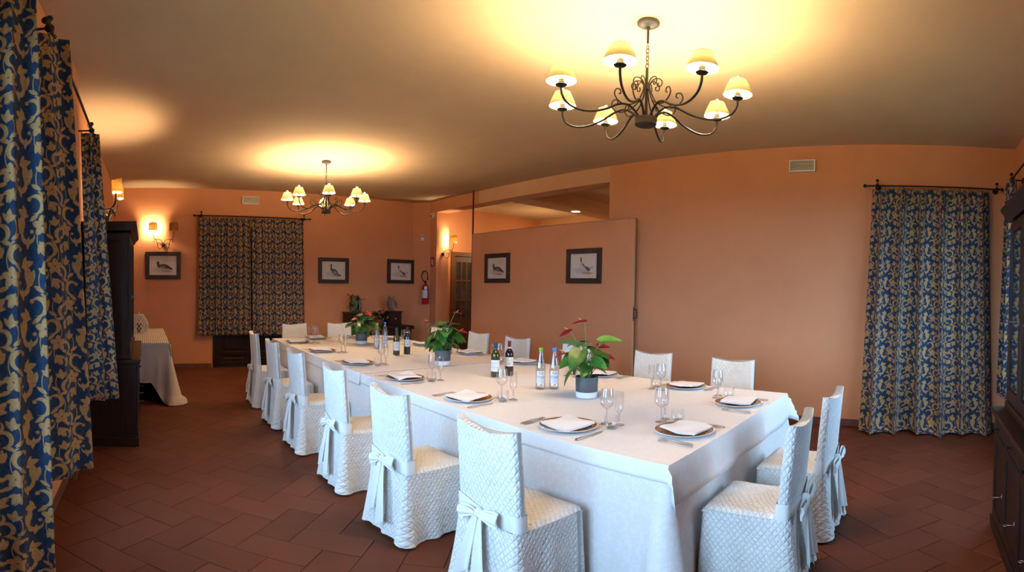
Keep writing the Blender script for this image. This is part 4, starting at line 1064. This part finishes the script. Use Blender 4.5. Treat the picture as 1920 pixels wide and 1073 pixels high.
# ================================================================ tall dark hutches
M_CABG = glass_mat('cabinet_glass', (.75,.78,.8), .10, .75)
def key_mesh():
    b = MB(); b.tube([(0,0,0),(0,-.035,0)], .0025, 6); b.tube([(.010*math.cos(k*PI/6), -.045+.010*math.sin(k*PI/6), 0) for k in range(12)], .002, 6, closed=True); b.box(-.004,.004,-.003,0,-.018,.018); return b.mesh('key', simple('brass_key', (.45,.42,.38), .3, 1), True)
KEY = key_mesh()
def hutch(loc, rz, label, L=1.6):
    o = thing('glazed_hutch', label, 'cabinet', loc, rz, 'tall dark wooden hutches'); D, U = .51, .44
    MB().box(0, L, -D-.012, 0, 0, .085).build('plinth', M_WOOD, o, bevel=.006)
    lb = MB(); lb.box(.02, L-.02, -D+.012, -.004, .085, .80); lb.build('lower_body', M_WOOD, o)
    MB().box(-.015, L+.015, -D-.025, 0, .80, .838).build('counter_top', M_WOOD, o, bevel=.010, seg=3)
    n = 4; dw = (L-.06)/n
    for k in range(n):
        x0 = .03+dw*k; x1 = x0+dw-.006
        dr = MB().box(x0, x1, -D-.002, -D+.012, .695, .790).build('drawer_front', M_WOOD, o, bevel=.004)
        MB().lathe([(.001,0),(.006,0),(.005,.010),(.012,.020),(.001,.027)], 12).xf(Matrix.Translation(((x0+x1)/2, -D-.002, .742)) @ Matrix.Rotation(PI/2, 4, 'X')).build('knob', M_IRON, dr, smooth=40)
        fr = MB(); fr.box(x0, x0+.06, -D-.002, -D+.012, .095, .685); fr.box(x1-.06, x1, -D-.002, -D+.012, .095, .685); fr.box(x0+.06, x1-.06, -D-.002, -D+.012, .095, .155); fr.box(x0+.06, x1-.06, -D-.002, -D+.012, .625, .685)
        d = fr.build('door', M_WOOD, o, bevel=.003)
        MB().box(x0+.06, x1-.06, -D+.006, -D+.010, .155, .625).build('door_panel', M_WOOD, d)
        link('key', KEY, d, (x1-.03, -D-.002, .36))
    # upper part: sides, back, shelves, glazed doors
    for x0, x1 in ((.03,.055), (L-.055,L-.03)):
        sd = MB().box(x0, x1, -U+.02, -.01, .838, 2.02).build('side_panel', M_WOOD, o)
        xs = x0-.008 if x0 < .5 else x1; f = MB()
        f.box(xs, xs+.008, -U+.02, -U+.08, .86, 2.0); f.box(xs, xs+.008, -.07, -.01, .86, 2.0); f.box(xs, xs+.008, -U+.08, -.07, .86, .93); f.box(xs, xs+.008, -U+.08, -.07, 1.93, 2.0); f.build('side_moulding', M_WOOD, sd)
    MB().box(.055, L-.055, -.022, -.01, .838, 2.02).build('back_panel', M_WOOD, o)
    for z in (1.22, 1.60): MB().box(.055, L-.055, -U+.06, -.022, z, z+.02).build('shelf', M_WOOD, o)
    MB().box(.03, L-.03, -U+.02, -.01, 2.005, 2.02).build('top_panel', M_WOOD, o)
    MB().box(.02, L-.02, -U-.012, -.006, .838, .885).build('waist_moulding', M_WOOD, o, bevel=.008)
    cp = [(-.0,2.02),(-U-.01,2.02),(-U-.022,2.045),(-U-.060,2.085),(-U-.062,2.102),(-.0,2.102)]
    MB().prism([(p[0], p[1]) for p in cp], -.03, L+.03, 'x').build('cornice', M_WOOD, o)
    for k in range(n):
        x0 = .03+dw*k; x1 = x0+dw-.004; fr = MB()
        fr.box(x0, x0+.05, -U-.002, -U+.02, .89, 2.0); fr.box(x1-.05, x1, -U-.002, -U+.02, .89, 2.0); fr.box(x0+.05, x1-.05, -U-.002, -U+.02, .89, .97); fr.box(x0+.05, x1-.05, -U-.002, -U+.02, 1.94, 2.0)
        d = fr.build('glass_door', M_WOOD, o, bevel=.003)
        MB().box(x0+.05, x1-.05, -U+.007, -U+.011, .97, 1.94).build('pane', M_CABG, d)
        link('key', KEY, d, (x1-.025, -U-.002, 1.40))
    return o
hutch((XL+.002,4.50,0), PI/2, 'tall dark hutch against the window wall beside the side table')
hutch((3.10,-.972,0), PI, 'dark glazed hutch with keyed doors cut off by the right picture edge')

# ================================================================ side table by the hutch
def stripes():
    m, t, b = new_mat('striped_cloth'); co = t.coord(); sx = t.node('ShaderNodeSeparateXYZ'); t.put(sx.inputs[0], co)
    w = t.m('SINE', t.m('MULTIPLY', sx.outputs[0], 2*PI/.026)); mr = t.node('ShaderNodeMapRange'); t.put(mr.inputs[0], w); mr.inputs[1].default_value = -.3; mr.inputs[2].default_value = .3
    t.put(b.inputs['Base Color'], t.mix(mr.outputs[0], (.42,.35,.26,1), (.78,.74,.66,1))); b.inputs['Roughness'].default_value = .85; b.inputs['Specular IOR Level'].default_value = .15
    t.put(b.inputs['Normal'], t.bump(t.noise(co, 30, 3), .15, .003)); return m
SX0, SX1, SY0, SY1, SZ = -.50, .31, 6.29, 8.47, .775
st = thing('side_table', 'side table against the window wall under beige and striped cloths', 'table', ((SX0+SX1)/2, (SY0+SY1)/2, 0))
a, c = (SX1-SX0)/2-.01, (SY1-SY0)/2-.01
MB().box(-a, a, -c, c, SZ-.03, SZ).build('tabletop', M_DOORW, st)
for sx in (-1, 1):
    for sy in (-1, 1): MB().box(sx*(a-.06)-.025, sx*(a-.06)+.025, sy*(c-.06)-.025, sy*(c-.06)+.025, 0, SZ-.03).build('leg', M_WOOD, st)
P, S = rrect(SX0-.003, SX1+.003, SY0-.003, SY1+.003, .02, .03); n = len(P); b = MB(); NL = 18
b.v += [(x-nx*.005, y-ny*.005, SZ+.004) for x, y, nx, ny in P]; b.f.append(tuple(range(n)))
for k in range(NL+1):
    t = k/NL
    for (x, y, nx, ny), s in zip(P, S):
        front = 1 if ny < -.5 else 0; hem = .012
        if front: u = (x-SX0)/(SX1-SX0); hem = .34-.10*u+.02*math.sin(u*9) if u < .72 else max(.012, .27-(u-.72)*1.3)
        z = SZ+.002-(SZ-hem)*t; cf = math.exp(-((x-SX1)**2+(y-SY0)**2)/.022)
        d = .025*t+.016*t*math.sin(s*14+1)+.012*t*math.sin(s*31)+cf*.15*t**1.3*(.6+.4*math.cos((x-SX1+y-SY0)*40))
        if cf > .3 and t > .92: d += .05*cf
        b.v.append((x+nx*d, y+ny*d, max(.006, z)))
for k in range(NL+1):
    for i in range(n):
        j = (i+1) % n; b.f.append((k*n+i, (k+1)*n+i, (k+1)*n+j, k*n+j))
tag(b.build('beige_tablecloth', M_BEIGE, None, smooth=60), 'beige cloth draped over the side table, one corner trailing on the floor', 'tablecloth')
b = MB(); y0, y1 = SY0-.014, SY1+.004
U = [(SX0, 0)]+[(SX0+(SX1-SX0)*k/14, 0) for k in range(1, 15)]+[(SX1+.012+.004*k, -.05*k) for k in range(1, 5)]
V = [(y0-.004, -.025), (y0, -.012)]+[(y0+(y1-y0)*k/20, 0) for k in range(21)]
for yv, dz in V:
    for xv, du in U: b.v.append((xv+.010*(1 if du else 0)*math.sin(yv*8), yv, SZ+.0105+min(dz, 0)+du))
for j in range(len(V)-1):
    for i in range(len(U)-1): b.f.append((j*len(U)+i, j*len(U)+i+1, (j+1)*len(U)+i+1, (j+1)*len(U)+i))
o = b.build('striped_runner', stripes(), None, smooth=50); md = o.modifiers.new('thickness', 'SOLIDIFY'); md.thickness = .003; md.offset = -1
tag(o, 'cream and tan striped cloth laid over the side table top', 'tablecloth')
# white wicker lantern
M_WICK = simple('white_painted_wicker', (.74,.71,.66), .6, var=.08)
ln = thing('wicker_lantern', 'round white wicker lantern standing on the striped side table', 'lantern', (-.09,7.58,SZ+.0125))
prof = lambda t: (.085+.062*math.sin(PI*min(1, t*1.05+.05))**.7)*(1-.10*t)
lt = MB()
for sg in (-1, 1):
    for k in range(16):
        lt.tube([(prof(t)*math.cos(2*PI*k/16+sg*t*1.5), prof(t)*math.sin(2*PI*k/16+sg*t*1.5), .008+.27*t) for t in [q/12 for q in range(13)]], .0042, 5)
lt.build('lattice', M_WICK, ln, smooth=True)
for z, r in ((.008, prof(0)), (.278, prof(1)), (.284, prof(1)-.004)): MB().tube([(r*math.cos(q*PI/14), r*math.sin(q*PI/14), z) for q in range(28)], .0065, 6, closed=True).build('rim', M_WICK, ln, smooth=True)
MB().tube([(.0, .095*math.cos(PI*q/12), .275+.055*math.sin(PI*q/12)) for q in range(13)], .005, 6).build('handle', M_WICK, ln, smooth=True)
MB().lathe([(.001,.0),(.08,.0),(.08,.008),(.001,.008)], 20).build('base', M_WICK, ln)
MB().lathe([(.001,.010),(.034,.010),(.034,.15),(.001,.15)], 18).build('candle', simple('dark_candle_glass', (.05,.045,.04), .3), ln, smooth=40)
# sprig in a small vase beside the lantern
vs = thing('flower_vase', 'white flower with green leaf in a small vase beside the wicker lantern', 'vase', (-.27,7.20,SZ+.0125))
MB().lathe([(.001,0),(.032,0),(.040,.05),(.030,.13),(.016,.17),(.020,.19),(.016,.188),(.010,.165)], 20).build('vase', M_PORC, vs, smooth=60)
MB().tube(spline([(0,0,.15),(.008,0,.24),(.02,0,.32)], 4), .003, 6).build('stem', M_STEMG, vs, smooth=True)
for k, (az, pt_, z) in enumerate(((-.4,-.1,.26),(.5,.2,.24),(2.6,.1,.27))):
    h = heart(.10,.036,.3,.3); h.xf(Matrix.Translation((.015,0,z)) @ Matrix.Rotation(az, 4, 'Z') @ Matrix.Rotation(pt_, 4, 'Y')); h.build('leaf', M_LEAF2 if k == 0 else M_LEAF, vs, smooth=True)
for k in range(5):
    h = heart(.05,.02,.4,-.2); h.xf(Matrix.Translation((.02,0,.32)) @ Matrix.Rotation(k*2*PI/5, 4, 'Z') @ Matrix.Rotation(-.5, 4, 'Y')); h.build('petal', M_POTW, vs, smooth=True)

# ================================================================ emergency lights
M_LENS = glass_mat('emergency_lens', (.93,.92,.90), .18, .6); M_TUBE = simple('unlit_tube', (.72,.72,.70), .3, var=.02)
def emergency(loc, rz, label):
    o = thing('emergency_light', label, 'emergency light', loc, rz, 'emergency lights'); w, h = .155, .072
    MB().box(-w, w, -.022, 0, -h, h).build('housing', M_WHITEPL, o, bevel=.004)
    for a in ((-w, w, -h, -h+.012), (-w, w, h-.012, h), (-w, -w+.012, -h+.012, h-.012), (w-.012, w, -h+.012, h-.012)): MB().box(a[0], a[1], -.050, -.022, a[2], a[3]).build('cover_frame', M_WHITEPL, o)
    MB().box(-w+.012, w-.012, -.048, -.044, -h+.012, h-.012).build('lens', M_LENS, o)
    MB().tube([(-w+.05, -.034, .004), (w-.02, -.034, .004)], .008, 8).build('tube', M_TUBE, o, smooth=40)
    MB().box(-w+.02, -w+.05, -.042, -.022, -.016, .022).build('socket', M_TUBE, o)
    MB().box(-w+.026, -w+.032, -.0442, -.042, .026, .032).build('test_lamp', M_GREEN, o)
    return o
emergency((1.93,YF,3.11), 0, 'white emergency light above the short curtains on the far wall')
emergency((XR,1.44,3.055), PI*1.5, 'white emergency light high on the right wall')

# ================================================================ things in the far right corner
dg = Vector((.2767,-.392,0)).normalized(); nrm = Vector((-.817,-.577,0)); rzc = math.atan2(nrm.y, nrm.x)+PI/2
def on_corner(t, z): return Vector((5.38+.24*t, 9-.34*t, z))
M_RED = simple('extinguisher_red', (.40,.012,.014), .3, var=.08, spec=.6); M_RUB = simple('black_rubber', (.012,.012,.012), .6)
fe = thing('fire_extinguisher', 'red fire extinguisher hanging on the corner wall beside the framed print', 'fire extinguisher', on_corner(.80, 1.17), rzc)
MB().lathe([(.001,0),(.062,.0),(.070,.008),(.070,.33),(.064,.375),(.040,.405),(.020,.418),(.018,.44),(.001,.441)], 26, (0,-.085,0)).build('cylinder', M_RED, fe, smooth=50)
MB().lathe([(.022,.435),(.024,.445),(.020,.47),(.001,.472)], 16, (0,-.085,0)).build('valve', M_IRON, fe, smooth=50)
hd = MB(); hd.box(-.008,.008,-.15,-.06,.475,.485); hd.box(-.008,.008,-.145,-.08,.452,.460); hd.build('lever', M_IRON, fe)
MB().tube(spline([(0,-.10,.46),(-.05,-.11,.50),(-.075,-.11,.58),(-.045,-.11,.67),(.02,-.11,.685),(.055,-.11,.62),(.060,-.11,.55)], 6), .010, 8).build('hose', M_RUB, fe, smooth=True)
MB().tube([(.060,-.11,.56),(.062,-.11,.50)], [.012,.016], 10).build('nozzle', M_RUB, fe, smooth=True)
lb = MB().lathe([(.0708,.13),(.0708,.29)], 16, (0,-.085,0), PI*1.5-1.1, PI*1.5+1.1).build('label', M_LABW, fe, smooth=True)
for k in range(7): MB().lathe([(.0712,.145+.020*k),(.0712,.151+.020*k)], 10, (0,-.085,0), PI*1.5-.9+.1*(k % 3), PI*1.5+.9-.2*(k % 2)).build('print', M_INK if k % 2 else M_INK2, lb, smooth=True)
MB().lathe([(.0708,.305),(.0708,.365)], 8, (0,-.085,0), PI*1.5+.1, PI*1.5+1.0).build('tag', M_LABW, fe, smooth=True)
MB().box(-.02,.02,-.03,0,.30,.36).build('hook', M_IRON, fe)
tm = thing('thermostat', 'small white thermostat on the corner wall above the fire extinguisher', 'thermostat', on_corner(.55, 2.56), rzc)
MB().box(-.035,.035,-.025,0,-.062,.062).build('case', M_WHITEPL, tm, bevel=.004); MB().box(-.022,.022,-.0265,-.025,.008,.045).build('display', M_INK, tm); MB().box(-.015,.015,-.0275,-.025,-.04,-.02).build('button', M_TUBE, tm)
sn = thing('wall_sensor', 'small white box sensor high on the corner wall near the ceiling', 'sensor', (XR,8.585,3.01), PI*1.5)
MB().box(-.05,.05,-.04,0,-.05,.05).build('case', M_WHITEPL, sn, bevel=.005); MB().box(-.048,-.005,-.042,-.04,-.035,.02).build('window', M_INK, sn)
sg = thing('extinguisher_sign', 'small red fire extinguisher sign on the wall beside the door reveal', 'sign', (XR,8.60,2.05), PI*1.5)
MB().box(-.075,.075,-.003,0,-.10,.10).build('sign_plate', M_RED, sg)
sp = MB(); sp.box(-.005,.03,-.004,-.003,-.07,.03); sp.box(.0,.02,-.004,-.003,.035,.05); sp.box(-.035,-.015,-.004,-.003,-.05,.06); sp.build('pictogram', M_LABW, sg)

# dark wooden desk with two raised boxes, and what stands on it
dk = thing('wooden_desk', 'dark wooden desk with two raised boxes in the far corner behind the table', 'desk', (4.38,8.62,0))
MB().box(-.66,.65,-.30,.30,.70,.765).build('desk_top', M_WOOD, dk, bevel=.006)
MB().box(-.62,.61,-.26,.28,.10,.70).build('desk_body', M_WOOD, dk)
for x in (-.60,.59):
    for y in (-.24,.26): MB().box(x-.025,x+.025,y-.025,y+.025,0,.10).build('foot', M_WOOD, dk)
MB().box(-.63,-.27,-.16,.26,.765,1.0).build('raised_box', M_WOOD, dk, bevel=.004); MB().box(-.65,-.25,-.18,.28,1.0,1.022).build('box_top', M_WOOD, dk, bevel=.005)
rb = MB().box(.17,.44,-.16,.26,.765,1.02).build('raised_box', M_WOOD, dk, bevel=.004); MB().box(.15,.46,-.18,.28,1.02,1.042).build('box_top', M_WOOD, dk, bevel=.005)
MB().box(.20,.41,-.168,-.16,.80,.99).build('drawer_front', M_WOOD, rb, bevel=.003); MB().ball((.30,-.178,.90), .012, 10).build('knob', M_STEEL, rb, smooth=True)
sc = [(.44,.765),(.44,1.01)]+[(.44+.13*(k/8)**.8, 1.01-.20*(k/8)**1.8) for k in range(1, 9)]+[(.60,.765)]
MB().prism(sc, .18, .21, 'y').build('scroll_side', M_WOOD, dk)
M_MOSS = leaf_mat('dried_moss', (.045,.06,.025), (.11,.13,.06), .9); M_DRY = leaf_mat('dried_leaf', (.10,.03,.025), (.22,.07,.05), .8); M_BERRY = simple('red_berry', (.30,.012,.02), .4); M_BSK = simple('woven_basket', (.16,.08,.035), .8, bump=.6, bscale=80, bdist=.01)
ma = thing('moss_arrangement', 'drooping dried moss arrangement with red berries on the left desk box', 'dried plant', (3.90,8.66,1.0225))
rn = random.Random(4); mb = MB()
for k in range(150):
    a = rn.uniform(0, 2*PI); r = .13*math.sqrt(rn.random()); z = .05+.27*rn.random()**.8; p = Vector((r*math.cos(a)*(1.2-z*1.6), r*math.sin(a)*.7, z))
    h = heart(rn.uniform(.05,.10), .016, .2, .5); h.xf(Matrix.Translation(p) @ Matrix.Rotation(a, 4, 'Z') @ Matrix.Rotation(rn.uniform(.3,1.3), 4, 'Y')); mb.add(h.v, h.f)
fo = mb.build('foliage', M_MOSS, ma, smooth=True); fo['kind'] = 'stuff'
MB().lathe([(.001,0),(.05,0),(.055,.03),(.04,.08),(.03,.20),(.001,.22)], 14).build('core', M_MOSS, ma, smooth=True)
MB().lathe([(.001,.0),(.018,.0),(.018,.20),(.012,.24),(.014,.27),(.001,.272)], 14, (.06,-.10,.0)).build('dark_bottle', M_REDB, ma, smooth=50)
for k in range(12): MB().ball((-.17+.11*rn.random(), -.06+.05*rn.random(), .29+.06*rn.random()), .013, 8).build('berry', M_BERRY, ma, smooth=True)
MB().tube(spline([(.03,-.08,.22),(.10,-.09,.25),(.19,-.09,.245)], 4), .004, 5).build('twig', M_DRY, ma)
fb = thing('flower_basket', 'wicker basket of dark dried flowers between the two desk boxes', 'basket', (4.36,8.60,.7655))
MB().lathe([(.001,0),(.10,.0),(.125,.06),(.135,.12),(.14,.125),(.13,.12),(.10,.04),(.001,.03)], 24).build('basket', M_BSK, fb, smooth=60)
fl = MB()
for k in range(60):
    a = rn.uniform(0, 2*PI); r = .17*math.sqrt(rn.random()); p = Vector((r*math.cos(a)*1.25, r*math.sin(a), .13+.18*rn.random()*(1-r*3)))
    h = heart(rn.uniform(.05,.09), .024, .3, .2); h.xf(Matrix.Translation(p) @ Matrix.Rotation(a+rn.uniform(-.6,.6), 4, 'Z') @ Matrix.Rotation(rn.uniform(-.9,.8), 4, 'Y')); fl.add(h.v, h.f)
q = fl.build('leaves', leaf_mat('dark_basket_leaf', (.012,.025,.010), (.035,.045,.018), .6), fb, smooth=True); q['kind'] = 'stuff'
for k in range(9):
    a = rn.uniform(0, 2*PI); r = .14*rn.random(); MB().ball((r*math.cos(a)*1.3, r*math.sin(a)-.03, .20+.09*rn.random()), rn.uniform(.022,.036), 10).build('dried_flower', M_DRY if k % 3 else M_MOSS, fb, smooth=True)
for k in range(4): MB().ball((.17+.03*k-.02*k*k, -.10, .17-.015*k), .016, 8).build('yellow_berry', M_SPADIX, fb, smooth=True)
M_OWL = wood_mat('carved_grey_wood', (.11,.075,.055), (.24,.17,.13), .75, .2)
ow = thing('owl_figurine', 'carved wooden owl figurine standing on the right desk box', 'figurine', (4.69,8.66,1.0425))
MB().lathe([(.001,0),(.045,0),(.05,.01),(.066,.06),(.074,.12),(.066,.17),(.052,.195),(.055,.215),(.060,.235),(.052,.262),(.030,.275),(.001,.278)], 22).build('body', M_OWL, ow, smooth=60)
for s in (-1, 1):
    MB().tube([(s*.040,-.01,.25),(s*.056,-.012,.285),(s*.070,-.012,.312)], [.020,.012,.001], 8).build('ear_tuft', M_OWL, ow, smooth=True)
    MB().ball((s*.024,-.048,.236), .017, 12).build('eye', M_INK, ow, smooth=True)
    w = heart(.15,.045,.2,.1); w.xf(Matrix.Translation((s*.066,-.005,.185)) @ Matrix.Rotation(s*-.5+(PI if s < 0 else 0), 4, 'Z') @ Matrix.Rotation(1.15, 4, 'Y') @ Matrix.Rotation(PI/2, 4, 'X')); w.build('wing', M_OWL, ow, smooth=True)
MB().tube([(0,-.052,.222),(0,-.070,.208)], [.010,.001], 8).build('beak', M_INK, ow, smooth=True)
